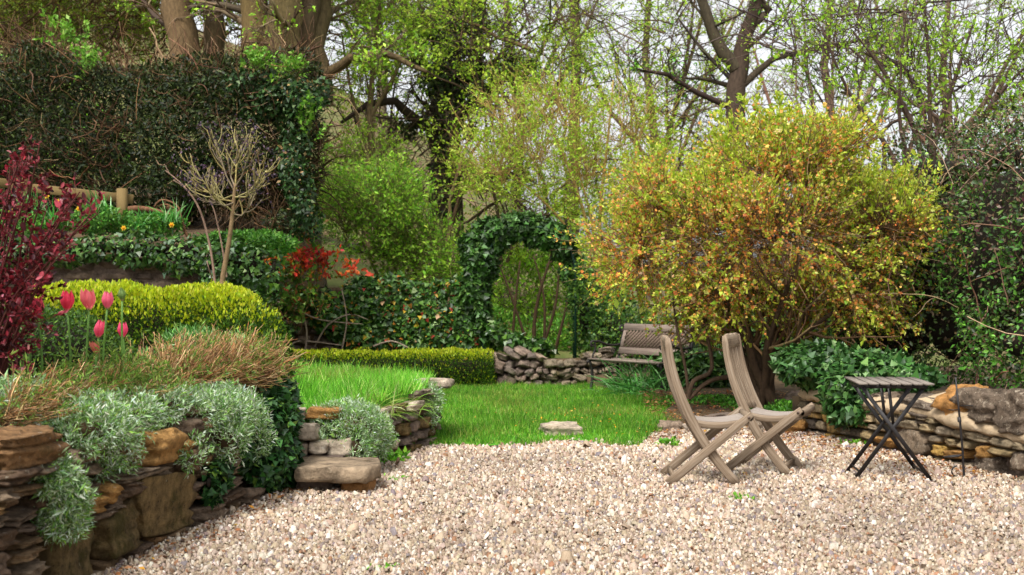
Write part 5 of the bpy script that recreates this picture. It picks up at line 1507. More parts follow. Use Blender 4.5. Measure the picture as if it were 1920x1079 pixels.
# ------------------------------------------------------------------ orange-green flowering shrub
fs = thing('flowering_shrub', 'large rounded shrub of fresh lime leaves and fading orange blossom behind the chairs', 'shrub', P(1435, 757, 13.3))
YF = 13.3
rng = np.random.default_rng(201)
v = Vol(.36, 1.7, 41)
for (x, y, rx, ry, dp) in ((1410, 440, 240, 140, 1.4), (1440, 340, 175, 115, 1.0), (1200, 475, 95, 95, .8), (1640, 430, 95, 90, .9), (1245, 400, 95, 85, .8), (1520, 300, 100, 80, .7), (1360, 320, 95, 70, .7), (1145, 520, 36, 50, .45), (1500, 500, 180, 75, 1.0), (1690, 450, 40, 50, .5), (1345, 560, 95, 45, .8), (1500, 560, 130, 45, .9)):
    v.px(x, y, YF, rx, ry, dp)
base = P(1432, 757, YF)
TC = lin('#4a3a2c')
trunk_lines = []
for (x1, y1, x2, y2, x3, y3, dy, r0) in [(1415, 690, 1395, 620, 1330, 520, -.4, .06), (1440, 690, 1450, 610, 1440, 470, .2, .065), (1445, 700, 1480, 620, 1560, 520, .3, .055), (1425, 680, 1400, 600, 1410, 450, .5, .05),
                                         (1448, 700, 1490, 640, 1600, 560, -.3, .045), (1410, 700, 1370, 640, 1250, 540, .1, .045), (1436, 700, 1440, 640, 1500, 480, -.5, .05), (1420, 710, 1400, 660, 1300, 600, .5, .04)]:
    trunk_lines.append(([base + np.array((rng.normal(0, .06), rng.normal(0, .06), -.05)), P(x1, y1, YF + dy * .3), P(x2, y2, YF + dy * .7), P(x3, y3, YF + dy * 1.4)], [r0, r0 * .8, r0 * .6, r0 * .35]))
trunk_lines += [([P(1290, 748, 13.0), P(1300, 715, 13.0), P(1335, 690, 13.1), P(1320, 600, 13.2), P(1325, 560, 13.2)], [.028, .024, .022, .018, .012]),
                ([P(1291, 745, 13.0), P(1285, 690, 13.0), P(1270, 620, 13.1), P(1262, 560, 13.2)], [.018, .016, .014, .01]),
                ([P(1292, 748, 13.0), P(1330, 715, 13.1), P(1380, 708, 13.3), P(1420, 720, 13.5)], [.024, .024, .026, .03])]
stems(fs, 'trunk', trunk_lines, TC, 8)
mains = np.array([np.array(l[0]) for l in trunk_lines[:8]])
ml = np.full(8, 2.0)
at = Acc()
c1, r1, l1, _ = children(rng, mains, np.full((8, 4), .03), ml, 10, .45, 1, .7, .6, .6, 5, .14, .06, .35)
TW = [('#6e5640', 4), ('#8a6e4e', 3), ('#54402e', 3)]
tubes(at, c1, r1, 5, pal(rng, len(c1), TW))
c2, r2, l2, _ = children(rng, c1, r1, l1, 7, .3, 1, .75, .6, .6, 4, .16, .04, .35, minr=.004)
tubes(at, c2, r2, 4, pal(rng, len(c2), TW))
p, g = v.sample(rng, 1300, .6)
pts, _ = sprout(rng, p - g * .25, g * .7 + UP * .25 + rdir(rng, len(p)) * .6, rng.uniform(.3, .75, len(p)), 4, .16, .0)
tubes(at, pts, np.full((len(p), 5), .0045) * np.linspace(1, .5, 5), 3, pal(rng, len(p), TW))
at.build('twigs', M['twig'], fs)
FLIME = [('#c2cc4a', 5), ('#d0d852', 4), ('#a9be38', 4), ('#dfe57c', 2), ('#8cab32', 2.5)]
FORA = [('#e89a50', 5), ('#f0b058', 4), ('#d88448', 4), ('#f5c468', 3), ('#c8a478', 3)]
al, at, fl = Acc(), Acc(), Acc()
# sprays: wandering shoots with leaves along the young end and withered blossom further back
p, g = v.sample(rng, 2900, .75, keep=lambda q: vnoise(q * 2.3, 19) > .36)
low = np.clip((1.9 - p[:, 2]) / .7, 0, 1)[:, None]
L = rng.uniform(.26, .62, len(p))
pts, _ = sprout(rng, p - g * .2, g * .6 + UP * (.55 - .75 * low) + rdir(rng, len(p)) * .45, L, 5, .13, .0)
tubes(at, pts, np.full((len(p), 6), .0038) * np.linspace(1, .4, 6), 3, pal(rng, len(p), TW, .2))
k = np.repeat(np.arange(len(p)), 18)
lp, lt = along(pts[k], 1 - rng.uniform(0, .8, len(k)) ** 1.4)
perp = nrm(np.cross(lt, rdir(rng, len(k))))
place(al, OVAL, lp, lt * .8 + perp * .75, UP * .4 + rdir(rng, len(k)) * .8, .039 * np.exp(rng.normal(0, .3, len(k))), pal(rng, len(k), FLIME, .15))
blo = np.where(vnoise(p * 1.4, 77) + rng.normal(0, .12, len(p)) > .34 + .22 * np.clip((p[:, 2] - 2.2) / .9, -1, 1) + .10 * np.clip((p[:, 0] - 2.6) / 1.2, -1, 1))[0]
k = np.repeat(blo, 13)
lp, lt = along(pts[k], rng.uniform(0.05, 1.0, len(k)))
place(fl, STAR, lp + rng.normal(0, .018, lp.shape), rdir(rng, len(k)), rdir(rng, len(k)), .0150 * np.exp(rng.normal(0, .3, len(k))), pal(rng, len(k), FORA, .18))
# long upright shoots above the crown
m = 85
ux = rng.normal(1450, 110, m); ub = np.interp(ux, [1250, 1440, 1650], [340, 270, 360]); ut = np.interp(ux, [1200, 1330, 1400, 1470, 1540, 1640], [340, 265, 160, 175, 200, 300]) + rng.uniform(0, 70, m)
up0 = np.array([P(x, y, YF + rng.uniform(-.5, .5)) for x, y in zip(ux, ub)])
L = (ub - ut) * YF / F + .3
pts, _ = sprout(rng, up0 - UP * .3, np.array((0, 0, 1.0)) + rng.normal(0, .16, (m, 3)), np.maximum(L, .3), 7, .06, .05)
tubes(at, pts, np.full((m, 8), .006) * np.linspace(1, .4, 8), 4, lin('#7a6238'))
k = np.repeat(np.arange(m), 26)
lp, lt = along(pts[k], rng.uniform(.1, 1, len(k)))
sprigs(al, None, rng, lp, lt * .7 + rdir(rng, len(k)) * .5, .08, 6, .042, FLIME + [('#9ab82c', 5)], OVAL, spread=.6, t0=0, fwd=.9)
al.build('leaves', M['young'], fs); at.build('shoots', M['twig'], fs)
fl.build('blossom', M['petal'], fs)

# ------------------------------------------------------------------ bramble hedge on the right
bh = thing('bramble_hedge', 'tall dark bramble and ivy hedge behind the coped stone wall', 'hedge', (4.6, 12.6, 0.4))
v = Vol(.3, 1.3, 51)
for (x, y, Y, rx, ry, dp) in ((1810, 520, 13.3, 165, 230, .8), (1910, 480, 12.0, 150, 240, .8), (1710, 460, 14.6, 150, 210, .8), (1620, 600, 14.9, 120, 130, .7), (2050, 470, 11.0, 160, 260, 1.0), (1760, 330, 14.2, 120, 90, .8), (1880, 300, 12.8, 90, 70, .7), (1960, 640, 10.9, 160, 120, .6), (1690, 640, 13.6, 120, 80, .5), (2200, 500, 10, 200, 280, 1.0)):
    v.px(x, y, Y, rx, ry, dp)
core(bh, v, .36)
foliage(bh, v, 40000, .42, OVAL, .046, [('#34481e', 5), ('#445c28', 4), ('#26361a', 4), ('#54442f', 2.5), ('#64543e', 2), ('#5c7632', 2)], 211, mat='ivy', down=.3, nout=1.1)
foliage(bh, v, 9500, .2, OVAL, .046, [('#548c2c', 4), ('#6aa038', 3), ('#40702a', 3)], 212, part='fresh_leaves', keep=lambda q: vnoise(q * 1.2, 5) > np.where(q[:, 2] < 1.9, .42, .66), nout=1.2)
foliage(bh, v, 5500, .25, OVAL, .042, [('#6a5040', 4), ('#8a7058', 2), ('#54303a', 3), ('#9a8a78', 1)], 213, part='old_leaves', keep=lambda q: q[:, 2] > 1.5)
rng = np.random.default_rng(214)
p, g = v.sample(rng, 240, .3)
pts, _ = sprout(rng, p, g * .5 + rdir(rng, len(p)) * .7 + UP * .3, rng.uniform(.3, 1.1, len(p)), 6, .16, -.10)
a = Acc(); tubes(a, pts, np.full((len(p), 7), .005) * np.exp(rng.normal(0, .35, (len(p), 1))) * np.linspace(1, .5, 7), 4, pal(rng, len(p), [('#7a5c48', 4), ('#9a8068', 3), ('#5c4434', 3)]))
a.build('brambles', M['twig'], bh)

# ------------------------------------------------------------------ trees
def tree(name, label, base, trunks, bark, seed, lv, leaf=None, twig_cols=None, group=None, cat='tree', sides=10, limbs=None):
    """trunks: list of (points, radii) ; lv: list of child levels (n, t0, t1, ang, lr, rr, nseg, wob, trop, minr)"""
    rng = np.random.default_rng(seed)
    r = thing(name, label, cat, base, 0, group)
    a = Acc()
    P_, R_, Ln = [], [], []
    allb = list(trunks) + list(limbs or [])
    for pts, rad in allb:
        pts = np.array(pts, float)
        s_ = np.linspace(0, 1, 13); src = np.linspace(0, 1, len(pts))
        q = np.stack([np.interp(s_, src, pts[:, c]) for c in range(3)], 1)
        q[1:-1] += rng.normal(0, .01 + np.max(rad) * .07, (11, 3)) * np.array((1, 1, .2))
        rr_ = np.interp(s_, np.linspace(0, 1, len(rad)), rad) * (1 + rng.normal(0, .025, 13))
        tubes(a, q, rr_, sides, pal(rng, 1, bark, .12))
        P_.append(q); R_.append(rr_); Ln.append(np.linalg.norm(np.diff(q, axis=0), axis=1).sum())
    a.build('trunk', M['bark'], r, smooth=True)
    pts, rad, ln = np.array(P_), np.array(R_), np.array(Ln)
    tw = Acc(); tips = None
    for i, (nc, t0, t1, ang, lr, rr_, ns, wob, trop, minr) in enumerate(lv):
        pts, rad, ln, dd = children(rng, pts, rad, ln, nc, t0, t1, ang, lr, rr_, ns, wob, trop, .3, .22, minr)
        tubes(tw, pts, rad, 4 if i == 0 else 3, pal(rng, len(pts), twig_cols or bark, .15))
        if i == len(lv) - 2 or len(lv) == 1: tips = pts
    tag(tw.build('branches', M['twig'], r, smooth=True), kind='stuff')
    if leaf:
        nl, size, cols, tm, clump, keep = leaf
        k = rng.integers(0, len(pts), nl // clump)
        lp, lt = along(pts[k], rng.uniform(.3, 1, len(k)))
        if keep is not None:
            m = keep(lp); lp, lt = lp[m], lt[m]
        n = len(lp) * clump
        lp2 = np.repeat(lp, clump, 0) + rng.normal(0, size * .9, (n, 3))
        al = Acc()
        place(al, tm, lp2, np.repeat(lt, clump, 0) * .5 + rdir(rng, n) * .8 - UP * .1, UP * .8 + rdir(rng, n) * .7, size * np.exp(rng.normal(0, .28, n)), pal(rng, n, cols, .18))
        al.build('crown', M['leaf'], r)
    return r

def line(*pp): return [P(x, y, Y) for (x, y, Y) in pp]
OLIVE = [('#665538', 4), ('#725f40', 3), ('#554730', 3)]
DARKB = [('#463c30', 4), ('#564a3c', 3), ('#383028', 3)]
BROWN = [('#6a5844', 4), ('#7d6a54', 3), ('#54463a', 3)]
LV_BIG = [(7, .35, 1, .8, .40, .42, 7, .14, .05, .02), (7, .25, 1, .75, .55, .5, 6, .16, .04, .010), (7, .2, 1, .75, .55, .55, 5, .18, .03, .006)]

# beeches behind the hedge
tree('beech_tree', 'thick beech trunk standing apart from the many-stemmed beech behind the dark hedge', P(345, 160, 22.5), [(line((350, 200, 22.5), (345, 60, 22.5), (325, -120, 22.5), (310, -420, 22.5)), [.31, .26, .25, .17])], OLIVE, 301,
     [(9, .25, 1, .9, .36, .3, 7, .14, .03, .02), (8, .25, 1, .75, .55, .5, 6, .16, .0, .009), (8, .2, 1, .75, .55, .55, 3, .18, .0, .007)], (4500, .055, LIME, OVAL, 4, None), BROWN)
tree('beech_tree', 'slim olive-barked beech stem behind the hedge, next to the thick lone trunk', P(398, 160, 23.2), [(line((400, 200, 23.2), (398, 40, 23.2), (392, -150, 23.2), (380, -400, 23.2)), [.20, .18, .17, .1])], OLIVE, 302,
     [(8, .25, 1, .9, .34, .35, 6, .14, .03, .016), (6, .25, 1, .75, .55, .5, 5, .16, .0, .008)], (1200, .07, LIME, OVAL, 4, None), BROWN)
tree('beech_tree', 'many-stemmed old beech rising behind the ivy-topped hedge corner', P(540, 170, 22), [
     (line((490, 200, 22), (482, 60, 22), (472, -120, 22), (460, -420, 22)), [.30, .25, .24, .16]), (line((540, 200, 21.7), (530, 60, 21.8), (540, -60, 21.8), (550, -400, 22)), [.34, .30, .28, .17]),
     (line((565, 200, 22.3), (560, 80, 22.2), (585, -60, 22.2), (640, -400, 22.6)), [.30, .26, .25, .16]), (line((598, 200, 22.4), (590, 90, 22.4), (605, -40, 22.6), (630, -380, 23)), [.26, .22, .2, .12])], OLIVE, 303,
     [(8, .22, 1, .85, .36, .3, 7, .14, .02, .02), (8, .25, 1, .75, .55, .5, 6, .16, .0, .009), (8, .2, 1, .75, .55, .55, 3, .18, .0, .007)], (3200, .07, LIME, OVAL, 4, None), BROWN,
     limbs=[(line((600, 150, 22.2), (660, 110, 21.8), (720, 100, 21.5), (800, 135, 21.0)), [.1, .08, .06, .03])])

# ivy-clad tree in the middle
LVI = [(10, .2, 1, .95, .34, .28, 7, .15, .0, .02), (7, .25, 1, .75, .55, .5, 5, .17, -.01, .010), (6, .2, 1, .75, .5, .55, 3, .18, .0, .007)]
ivt = tree('ivy_clad_tree', 'tall tree with its trunk wrapped in dark ivy behind the garden arch', P(838, 430, 25), [(line((838, 460, 25), (832, 300, 25), (838, 150, 25), (845, -60, 25), (850, -380, 25)), [.36, .30, .27, .24, .12])], DARKB, 311, LVI,
     (1800, .07, LIME, OVAL, 4, None), DARKB,
     limbs=[(line((838, 330, 25), (800, 240, 24.6), (740, 190, 24.2), (690, 195, 24), (640, 230, 23.6)), [.12, .10, .08, .06, .03]), (line((836, 260, 25), (880, 200, 24.8), (940, 150, 24.6), (1000, 110, 24.6)), [.12, .1, .08, .04]),
            (line((840, 200, 25), (790, 110, 25), (760, 20, 25), (745, -100, 25)), [.13, .11, .09, .05]), (line((842, 220, 25), (890, 120, 25), (905, 20, 25), (915, -120, 25)), [.14, .11, .09, .05]),
            (line((838, 400, 25), (780, 350, 24.5), (720, 330, 24), (660, 300, 23.6)), [.09, .07, .05, .03]), (line((838, 380, 25), (900, 330, 24.5), (950, 325, 24), (1000, 340, 23.6)), [.09, .07, .05, .03])])
v = Vol(.42, 1.4, 61)
for (x, y, rx, ry) in ((838, 380, 24, 60), (832, 290, 26, 60), (836, 200, 28, 70), (842, 100, 28, 80), (846, 0, 26, 70), (848, -100, 26, 70), (800, 230, 30, 18), (780, 90, 20, 50), (890, 130, 22, 50), (900, 60, 18, 40), (955, 140, 34, 22), (905, 180, 26, 26), (810, 160, 26, 30), (870, 250, 26, 26)):
    v.px(x, y, 24.9, rx, ry, .42)
iv = thing('trunk_ivy', 'dark ivy sleeve covering trunk and lower limbs of the middle tree', 'ivy', P(838, 440, 24.9))
foliage(iv, v, 13000, .45, IVY, .075, [('#2a3a16', 5), ('#384a1e', 4), ('#4a5c2a', 2.5), ('#1e2c12', 3)], 312, mat='ivy', down=.4)

tree('slender_tree', 'slender straight-trunked tree behind the arch with bare upper twigs', P(1076, 430, 27), [(line((1074, 470, 27), (1078, 300, 27), (1080, 100, 27), (1076, -80, 27), (1070, -380, 27)), [.15, .13, .11, .10, .05])], BROWN, 321,
     [(14, .25, 1, 1.0, .24, .3, 6, .14, .03, .014), (7, .25, 1, .75, .55, .5, 5, .17, .0, .008), (6, .2, 1, .75, .5, .6, 4, .2, .0, .006)], (2200, .06, SPRING, OVAL, 3, None), BROWN)
tree('forked_tree', 'forked bare tree with spreading limbs behind the orange shrub', P(1378, 260, 24), [(line((1378, 420, 24), (1378, 230, 24), (1382, 130, 24), (1400, 60, 24), (1440, -60, 24), (1480, -260, 24)), [.22, .19, .17, .14, .12, .06]),
     (line((1380, 130, 24), (1350, 90, 24), (1320, 20, 24), (1290, -120, 24), (1270, -300, 24)), [.14, .12, .10, .08, .04])], DARKB, 331,
     [(9, .3, 1, .85, .36, .34, 7, .15, .03, .016), (8, .25, 1, .75, .55, .5, 5, .17, .0, .009), (7, .2, 1, .75, .5, .6, 3, .2, .0, .007)], (1200, .06, SPRING, OVAL, 3, None), DARKB,
     limbs=[(line((1402, 55, 24), (1440, 20, 24), (1400, -40, 24), (1370, -120, 24)), [.10, .08, .07, .03]), (line((1376, 205, 24), (1310, 175, 23.8), (1250, 140, 23.6), (1190, 130, 23.5)), [.06, .05, .04, .02]),
            (line((1380, 170, 24), (1450, 110, 24), (1540, 90, 24), (1640, 70, 24)), [.08, .06, .05, .02])])
YG0 = [('#a4c236', 5), ('#b8d244', 4), ('#88ac2c', 4)]
# far bare trees closing the view
for k, (x, Y, h, lab) in enumerate([(700, 38, 13, 'far leafless tree seen between the beeches and the ivy-clad tree'), (960, 42, 14, 'far leafless tree seen between ivy-clad tree and slender tree'), (1220, 40, 13, 'far leafless tree seen between slender tree and forked tree'),
                                    (1560, 36, 12, 'far leafless tree seen beyond the top of the orange shrub'), (1780, 38, 12, 'far leafless tree seen above the bramble hedge')]):
    b_ = P(x, 500, Y); b_[2] = float(hill_z(b_[0], b_[1])) - .2
    rng = np.random.default_rng(340 + k)
    tk = [b_, b_ + np.array((.3, 0, h * .3)), b_ + np.array((-.2, 0, h * .6)), b_ + np.array((.2, 0, h))]
    lb = []
    for j in range(5):
        s_ = b_ + np.array((0, 0, h * rng.uniform(.18, .45))); an = rng.uniform(0, 6.3)
        lb.append(([s_, s_ + np.array((math.cos(an) * 1.2, math.sin(an) * .8, 1.6)), s_ + np.array((math.cos(an) * 2.6, math.sin(an) * 1.8, 4.2)), s_ + np.array((math.cos(an) * 3.6, math.sin(an) * 2, 6.5))], [.09, .07, .05, .02]))
    tree('far_tree', lab, b_, [(tk, [.18, .15, .11, .04])], BROWN, 350 + k, [(8, .25, 1, .8, .42, .4, 6, .15, .04, .018), (9, .2, 1, .75, .55, .5, 4, .17, .02, .012), (6, .2, 1, .75, .5, .6, 3, .2, .0, .007)], (3200, .08, YG0, OVAL, 3, None), BROWN, limbs=lb)

# leafy spring shrubs and small trees
def bushy(name, label, stems_px, Y, vol, n, size, cols, seed, cat='shrub', twn=500, barkc='#7a6a48', nl=7, L=.35, tw=.006, group=None, thick=.7):
    r = thing(name, label, cat, P(*stems_px[0][0][0][:2], Y), 0, group)
    rng = np.random.default_rng(seed)
    stems(r, 'trunk', [([P(x, y, Y + (dz[0] if dz else 0)) for (x, y, *dz) in pp], rr_) for pp, rr_ in stems_px], lin(barkc), 6)
    p, g = vol.sample(rng, n // nl, thick)
    al, at = Acc(), Acc()
    sprigs(al, at, rng, p, g * .5 + UP * .35 + rdir(rng, len(p)) * .7, L, nl, size, cols, OVAL, spread=.9, twig=lin(barkc) * .8, tr=tw * .5)
    p, g = vol.sample(rng, twn, thick * 1.3)
    pts, _ = sprout(rng, p - g * .4, g * .5 + UP * .5 + rdir(rng, len(p)) * .5, rng.uniform(.5, 1.4, len(p)), 5, .12, .0)
    tubes(at, pts, np.full((len(p), 6), tw) * np.linspace(1, .4, 6), 3, lin(barkc) * np.exp(rng.normal(0, .25, (len(p), 1))))
    al.build('crown', M['young'], r); at.build('twigs', M['twig'], r)
    return r
v = Vol(.45, 1.0, 71)
for (x, y, rx, ry) in ((1010, 300, 90, 90), (1100, 330, 110, 80), (940, 330, 70, 60), (1170, 260, 80, 80), (1060, 220, 90, 60), (960, 230, 60, 40), (1180, 360, 70, 60), (1210, 340, 50, 50)):
    v.px(x, y, 20.5, rx, ry, 1.0)
bushy('hazel_shrub', 'airy multi-stemmed shrub with pale spring-green leaves beside the arch', [([(1120, 560), (1100, 420), (1060, 300), (1010, 200)], [.04, .03, .02, .01]), ([(1125, 560), (1125, 400), (1140, 260), (1150, 150)], [.04, .03, .02, .01]),
      ([(1130, 560), (1150, 420), (1190, 300), (1220, 180)], [.04, .03, .02, .01]), ([(1118, 560), (1070, 440), (1010, 370), (930, 310)], [.035, .025, .018, .008]), ([(1122, 560), (1110, 420), (1085, 320), (1070, 240)], [.03, .022, .015, .008])], 20.5, v, 12500, .05,
      [('#a4c636', 5), ('#b6d444', 4), ('#8cb42e', 4), ('#c8de64', 2)], 361, twn=420, barkc='#9a8048', L=.4, thick=.9)
v = Vol(.6, 1.1, 72)
for (x, y, rx, ry) in ((740, 465, 75, 45), (680, 490, 50, 36), (810, 485, 55, 45), (720, 400, 36, 26), (655, 440, 26, 30), (850, 505, 36, 34), (770, 510, 90, 36), (790, 425, 30, 24)):
    v.px(x, y, 20.0, rx, ry, .7)
bushy('elder_bush', 'dense bright green elder bush behind the ivy-covered wall', [([(745, 580), (740, 500), (720, 400)], [.04, .03, .012]), ([(750, 580), (780, 500), (810, 430)], [.04, .03, .012]), ([(740, 580), (700, 500), (670, 430)], [.035, .025, .01])], 20.0, v, 15000, .06,
      [('#7cac2c', 5), ('#94c038', 4), ('#649428', 4), ('#b0cc4c', 2)], 362, twn=260, barkc='#6a6a3a', L=.62, thick=.9)
v = Vol(.4, .9, 73)
for (x, y, rx, ry) in ((710, 60, 60, 60), (680, 140, 50, 40), (740, 20, 60, 50), (790, 30, 40, 40), (670, 10, 40, 50), (700, 290, 50, 40), (640, 330, 40, 40)):
    v.px(x, y, 23.5, rx, ry, .9)
bushy('spring_tree', 'young tree in yellow-green spring leaf between the beech trunks and the ivy-clad tree', [([(690, 470), (690, 300), (700, 120), (720, -40)], [.09, .07, .05, .03]), ([(692, 300), (660, 180), (640, 60)], [.04, .03, .015]), ([(695, 220), (750, 120), (780, 40)], [.04, .03, .015])], 23.5, v, 8000, .06, LIME, 363, cat='tree', twn=260, barkc='#6a5a40', thick=1.0)
v = Vol(.6, .7, 74)
for (x, y, rx, ry) in ((40, 20, 90, 70), (160, 10, 90, 60), (280, 20, 60, 70), (-80, 0, 100, 90), (120, -70, 160, 60), (430, 20, 60, 50), (250, 70, 60, 30)):
    v.px(x, y, 27, rx, ry, 1.2)
bushy('maple_tree', 'yellow-green leafy tree rising above the dark hedge behind the fence', [([(60, 300), (60, 100), (40, -60)], [.2, .16, .1]), ([(62, 160), (160, 40), (220, -60)], [.1, .07, .03]), ([(60, 120), (-20, 20), (-80, -60)], [.1, .07, .03])], 27, v, 22000, .085, [('#7a9a24', 5), ('#94b030', 4), ('#5f8020', 4), ('#b0c440', 1.5)], 364, cat='tree', twn=600, barkc='#5c4a34', tw=.01, thick=1.2)
v = Vol(.5, .8, 75)
for (x, y, rx, ry) in ((1560, 100, 120, 90), (1700, 120, 110, 80), (1830, 130, 110, 90), (1620, 30, 120, 60), (1880, 50, 80, 70), (1750, 30, 90, 50), (1960, 120, 90, 110)):
    v.px(x, y, 15.5, rx, ry, .9)
bushy('sallow_shrub', 'tall open shrub with upright branches and sparse fresh leaves above the bramble hedge', [([(1740, 420), (1750, 280), (1790, 150), (1830, 30)], [.05, .04, .025, .01]), ([(1745, 420), (1720, 260), (1660, 140), (1600, 60)], [.05, .035, .02, .01]),
      ([(1760, 420), (1820, 260), (1880, 170), (1930, 120)], [.05, .035, .025, .012]), ([(1750, 400), (1745, 260), (1740, 100), (1730, -30)], [.04, .03, .02, .01]), ([(1735, 420), (1660, 270), (1590, 170), (1540, 50)], [.045, .03, .02, .01]), ([(1770, 420), (1850, 300), (1930, 200), (1990, 60)], [.05, .035, .02, .01]),
      ([(1740, 400), (1690, 250), (1690, 120), (1700, 20)], [.035, .025, .015, .008])], 15.5, v, 5200, .055, [('#9cc238', 5), ('#b0d048', 4), ('#84ac30', 4)], 365, twn=190, barkc='#4c3c34', nl=6, L=.3, tw=.007, thick=1.2)
# thicket of arching branches in yellow-green leaf filling the middle distance
def thicket(name, label, Y, spots, n_tw, n_leaf, cols, seed, base_px, Ltw=(.8, 2.4), size=.062, barkc=('#4a3c2c', '#5c4a36', '#3a3024'), dp=1.2):
    rng = np.random.default_rng(seed)
    r = thing(name, label, 'thicket', P(*base_px, Y))
    v = Vol(.6, .7, seed)
    for (x, y, rx, ry) in spots: v.px(x, y, Y, rx, ry, dp)
    p, g = v.sample(rng, n_tw, 2.0)
    bc = [(c, 1) for c in barkc]
    at, al = Acc(), Acc()
    side = rng.choice([-1, 1], len(p))[:, None] * np.array((1.0, 0, 0))
    pts, dd = sprout(rng, p, side * rng.uniform(.1, 1.0, (len(p), 1)) + UP * rng.uniform(.1, 1.0, (len(p), 1)) + rng.normal(0, .3, (len(p), 3)), rng.uniform(*Ltw, len(p)), 7, .16, -.03)
    rad = np.full((len(p), 8), .0095) * np.exp(rng.normal(0, .5, (len(p), 1))) * np.linspace(1, .35, 8)
    tubes(at, pts, rad, 3, pal(rng, len(p), bc, .2))
    c, rr_, l_, _ = children(rng, pts, rad, np.full(len(p), Ltw[1] * .6), 4, .2, 1, .7, .4, .6, 3, .2, .0, .4, minr=.006)
    tubes(at, c, rr_, 3, pal(rng, len(c), bc, .2))
    # main stems from the ground
    m = max(4, len(spots))
    s0 = P(*base_px, Y)[None] + rng.normal(0, .8, (m, 3)) * np.array((1, .6, 0))
    e0 = np.array([P(x, y, Y) for (x, y, rx, ry) in spots])[:m]
    t_ = np.linspace(0, 1, 9)[None, :, None]
    ms = s0[:, None] + (e0 - s0)[:, None] * t_ + np.array((0, 0, .5)) * np.sin(t_ * math.pi) + rng.normal(0, .06, (m, 9, 3))
    tubes(at, ms, np.linspace(.04, .012, 9)[None] * np.ones((m, 1)), 6, pal(rng, m, bc, .15))
    tag(at.build('branches', M['twig'], r, smooth=True), kind='stuff')
    nl = 4
    k = rng.integers(0, len(c), n_leaf // nl)
    lp, lt = along(c[k], rng.uniform(.3, 1, len(k)))
    msk = vnoise(lp * .9, seed + 3) > .33
    lp, lt = lp[msk], lt[msk]
    n = len(lp) * nl
    place(al, OVAL, np.repeat(lp, nl, 0) + rng.normal(0, size * 1.1, (n, 3)), np.repeat(lt, nl, 0) * .5 + rdir(rng, n), UP * .7 + rdir(rng, n) * .7, size * np.exp(rng.normal(0, .3, n)), pal(rng, n, cols, .2))
    al.build('crown', M['young'], r)
YG = [('#a4c236', 5), ('#b8d244', 4), ('#88ac2c', 4), ('#ccde64', 2), ('#70942a', 2)]
thicket('hazel_thicket', 'tangle of dark arching branches in yellow-green leaf between hedge corner and ivy-clad tree', 27.5, [(690, 50, 50, 60), (710, 160, 65, 60), (670, 280, 45, 60), (750, 60, 60, 70), (760, 280, 60, 60), (690, 380, 60, 40), (660, 190, 30, 50)], 330, 14000, YG, 421, (700, 440))
thicket('hawthorn_thicket', 'tangle of thin branches in pale green leaf above the arch, beside the ivy-clad tree', 23.5, [(920, 120, 60, 90), (960, 260, 70, 70), (1000, 60, 60, 70), (900, 360, 60, 50), (1040, 180, 60, 70), (980, 390, 60, 40), (870, 60, 40, 60)], 230, 18000, YG, 422, (960, 500))
thicket('willow_thicket', 'thin dark twigs with scattered small leaves between slender tree and forked tree', 26, [(1140, 80, 60, 90), (1190, 220, 60, 70), (1240, 80, 60, 80), (1290, 200, 50, 60), (1130, 300, 50, 50), (1260, 320, 60, 50)], 150, 6500, YG, 423, (1190, 480))
thicket('blackthorn_thicket', 'haze of fine bare dark twigs above the bramble hedge', 19, [(1560, 150, 90, 80), (1680, 160, 90, 70), (1800, 160, 90, 70), (1900, 140, 70, 80), (1640, 60, 100, 70), (1820, 50, 100, 60), (1480, 60, 60, 70)], 90, 2000, YG, 424, (1700, 420), barkc=('#3c302c', '#4c3e38', '#58483c'), size=.05)
thicket('wood_edge', 'dim brown-green woodland edge above the dark hedge between the beech trunks', 25, [(60, 60, 120, 60), (200, 50, 100, 60), (330, 40, 80, 60), (440, 40, 80, 60), (560, 30, 60, 60)], 420, 16000, [('#6a7c22', 4), ('#84942e', 3), ('#556818', 4), ('#5c4a24', 2)], 425, (300, 250), barkc=('#4a3820', '#5c4628', '#3a2c1a'))

# greenery seen through and beside the arch
v = Vol(.3, 1.2, 76)
for (x, y, rx, ry) in ((960, 540, 90, 70), (1050, 530, 80, 80), (1000, 470, 100, 50), (900, 560, 60, 50), (1120, 560, 60, 60)):
    v.px(x, y, 24.5, rx, ry, .5)
bushy('path_shrub', 'bright green shrub with bare stems seen through the arch opening', [([(960, 665), (965, 580), (975, 490)], [.03, .024, .014]), ([(1000, 670), (1005, 580), (1030, 490)], [.04, .03, .016]), ([(1010, 670), (1040, 580), (1050, 490)], [.03, .024, .014]), ([(995, 665), (960, 560), (930, 480)], [.03, .02, .01]),
      ([(1020, 665), (1020, 560), (1000, 480)], [.03, .02, .01]), ([(1040, 660), (1065, 560), (1070, 480)], [.03, .02, .01])], 19.5, v, 14000, .06, [('#98c838', 5), ('#acd648', 4), ('#7ab02c', 3), ('#c4e068', 1.5)], 366, twn=60, barkc='#3e2f1e', nl=6)
v = Vol(.25, 1.5, 77)
for (x, y, rx, ry) in ((1095, 590, 28, 70), (1120, 640, 40, 50), (1090, 520, 24, 40), (1160, 620, 60, 60), (1230, 640, 80, 60), (1330, 640, 90, 60), (1440, 620, 90, 70), (1540, 600, 90, 80)):
    v.px(x, y, 18.0 if x < 1200 else 17.5, rx, ry, .5)
sh = thing('backdrop_shrub', 'dim green shrubbery behind the bench and the orange shrub trunk', 'shrub', P(1250, 720, 17.8))
core(sh, v, .2)
foliage(sh, v, 18000, .4, OVAL, .058, [('#3a5c22', 5), ('#4c7028', 4), ('#2c481c', 4), ('#6a8a30', 2), ('#8a9a3c', 1)], 367)
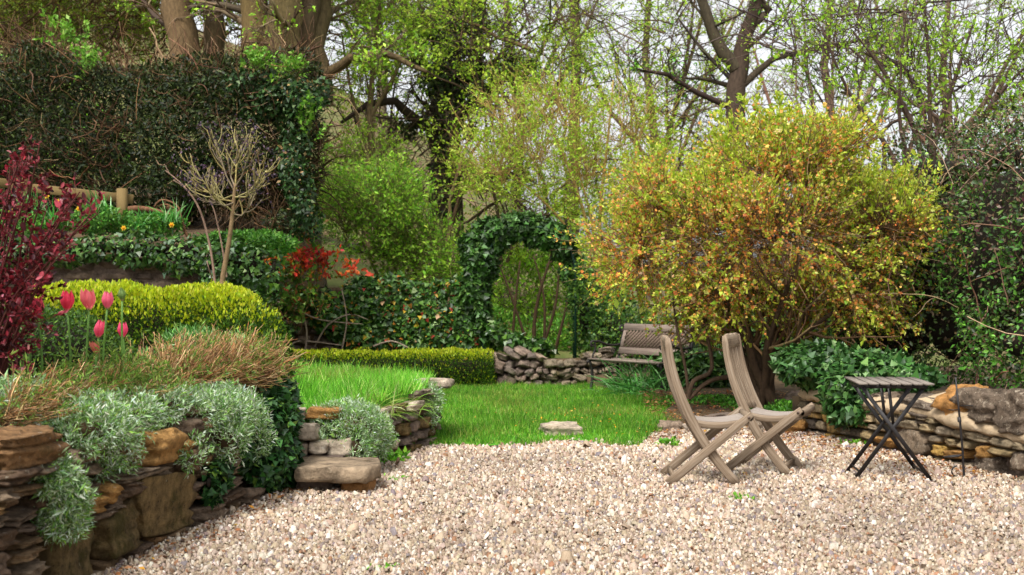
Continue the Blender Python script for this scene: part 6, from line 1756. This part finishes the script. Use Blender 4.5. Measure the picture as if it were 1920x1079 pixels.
# hedgerow and undergrowth on the slope
v = Vol(.8, .5, 78)
for (x, y, rx, ry, Y) in ((1250, 400, 160, 70, 32), (1500, 400, 200, 90, 32), (1000, 440, 120, 50, 32), (1800, 380, 250, 120, 32), (700, 470, 150, 50, 30), (400, 380, 300, 120, 30), (0, 300, 300, 200, 34)):
    v.px(x, y, Y, rx, ry, 1.5)
hr = thing('far_hedgerow', 'far hedgerow of mixed green bushes closing the view on the slope', 'hedgerow', P(1250, 480, 32)); hr['kind'] = 'stuff'
core(hr, v, .8)
foliage(hr, v, 36000, .9, OVAL, .10, SPRING + [('#5c6a28', 5), ('#6a5c3a', 4), ('#4a5a22', 4)], 368)

# low green cover under the orange shrub and by the wall foot
rng = np.random.default_rng(401)
v = Vol(.05, 3, 81)
for (x, y, Y, rx, ry) in ((1330, 755, 13.6, 60, 10), (1390, 765, 13.4, 40, 9), (1440, 775, 13.2, 40, 10), (1270, 752, 13.9, 40, 8), (1480, 770, 12.9, 30, 12)):
    v.px(x, y, Y, rx, ry, .35)
gc = thing('ground_cover', 'low green ground cover around the foot of the orange shrub', 'plants', P(1350, 765, 13.5)); gc['kind'] = 'stuff'
foliage(gc, v, 5200, .12, OVAL, .035, [('#4c8a24', 4), ('#639c2e', 3), ('#3a6c20', 3), ('#7aa84a', 1)], 402, updir=.6)
X = rng.uniform(1.4, 3.2, 1500); Y = rng.uniform(12.4, 14.6, 1500)
litter('border_litter', 'dry brown leaf litter on the border soil under the orange shrub', X, Y, border_z(X, Y) + .01, .04, [('#8a5a3a', 4), ('#a8703f', 3), ('#6a4630', 3), ('#b88a58', 2)], 403)

v = Vol(.25, 1.2, 83)
for (x, y, Y, rx, ry) in ((985, 625, 21.5, 60, 26), (1050, 620, 21.5, 50, 30), (930, 615, 21.5, 40, 30), (1110, 615, 21.5, 40, 36)):
    v.px(x, y, Y, rx, ry, .6)
us = thing('understorey', 'leafy green undergrowth on the slope beyond the arch opening', 'plants', P(990, 660, 21.5)); us['kind'] = 'stuff'
foliage(us, v, 6500, .3, OVAL, .065, [('#5c9428', 4), ('#74a834', 4), ('#487c22', 3), ('#96bc48', 1.5), ('#7a6038', 1)], 404, updir=.4)
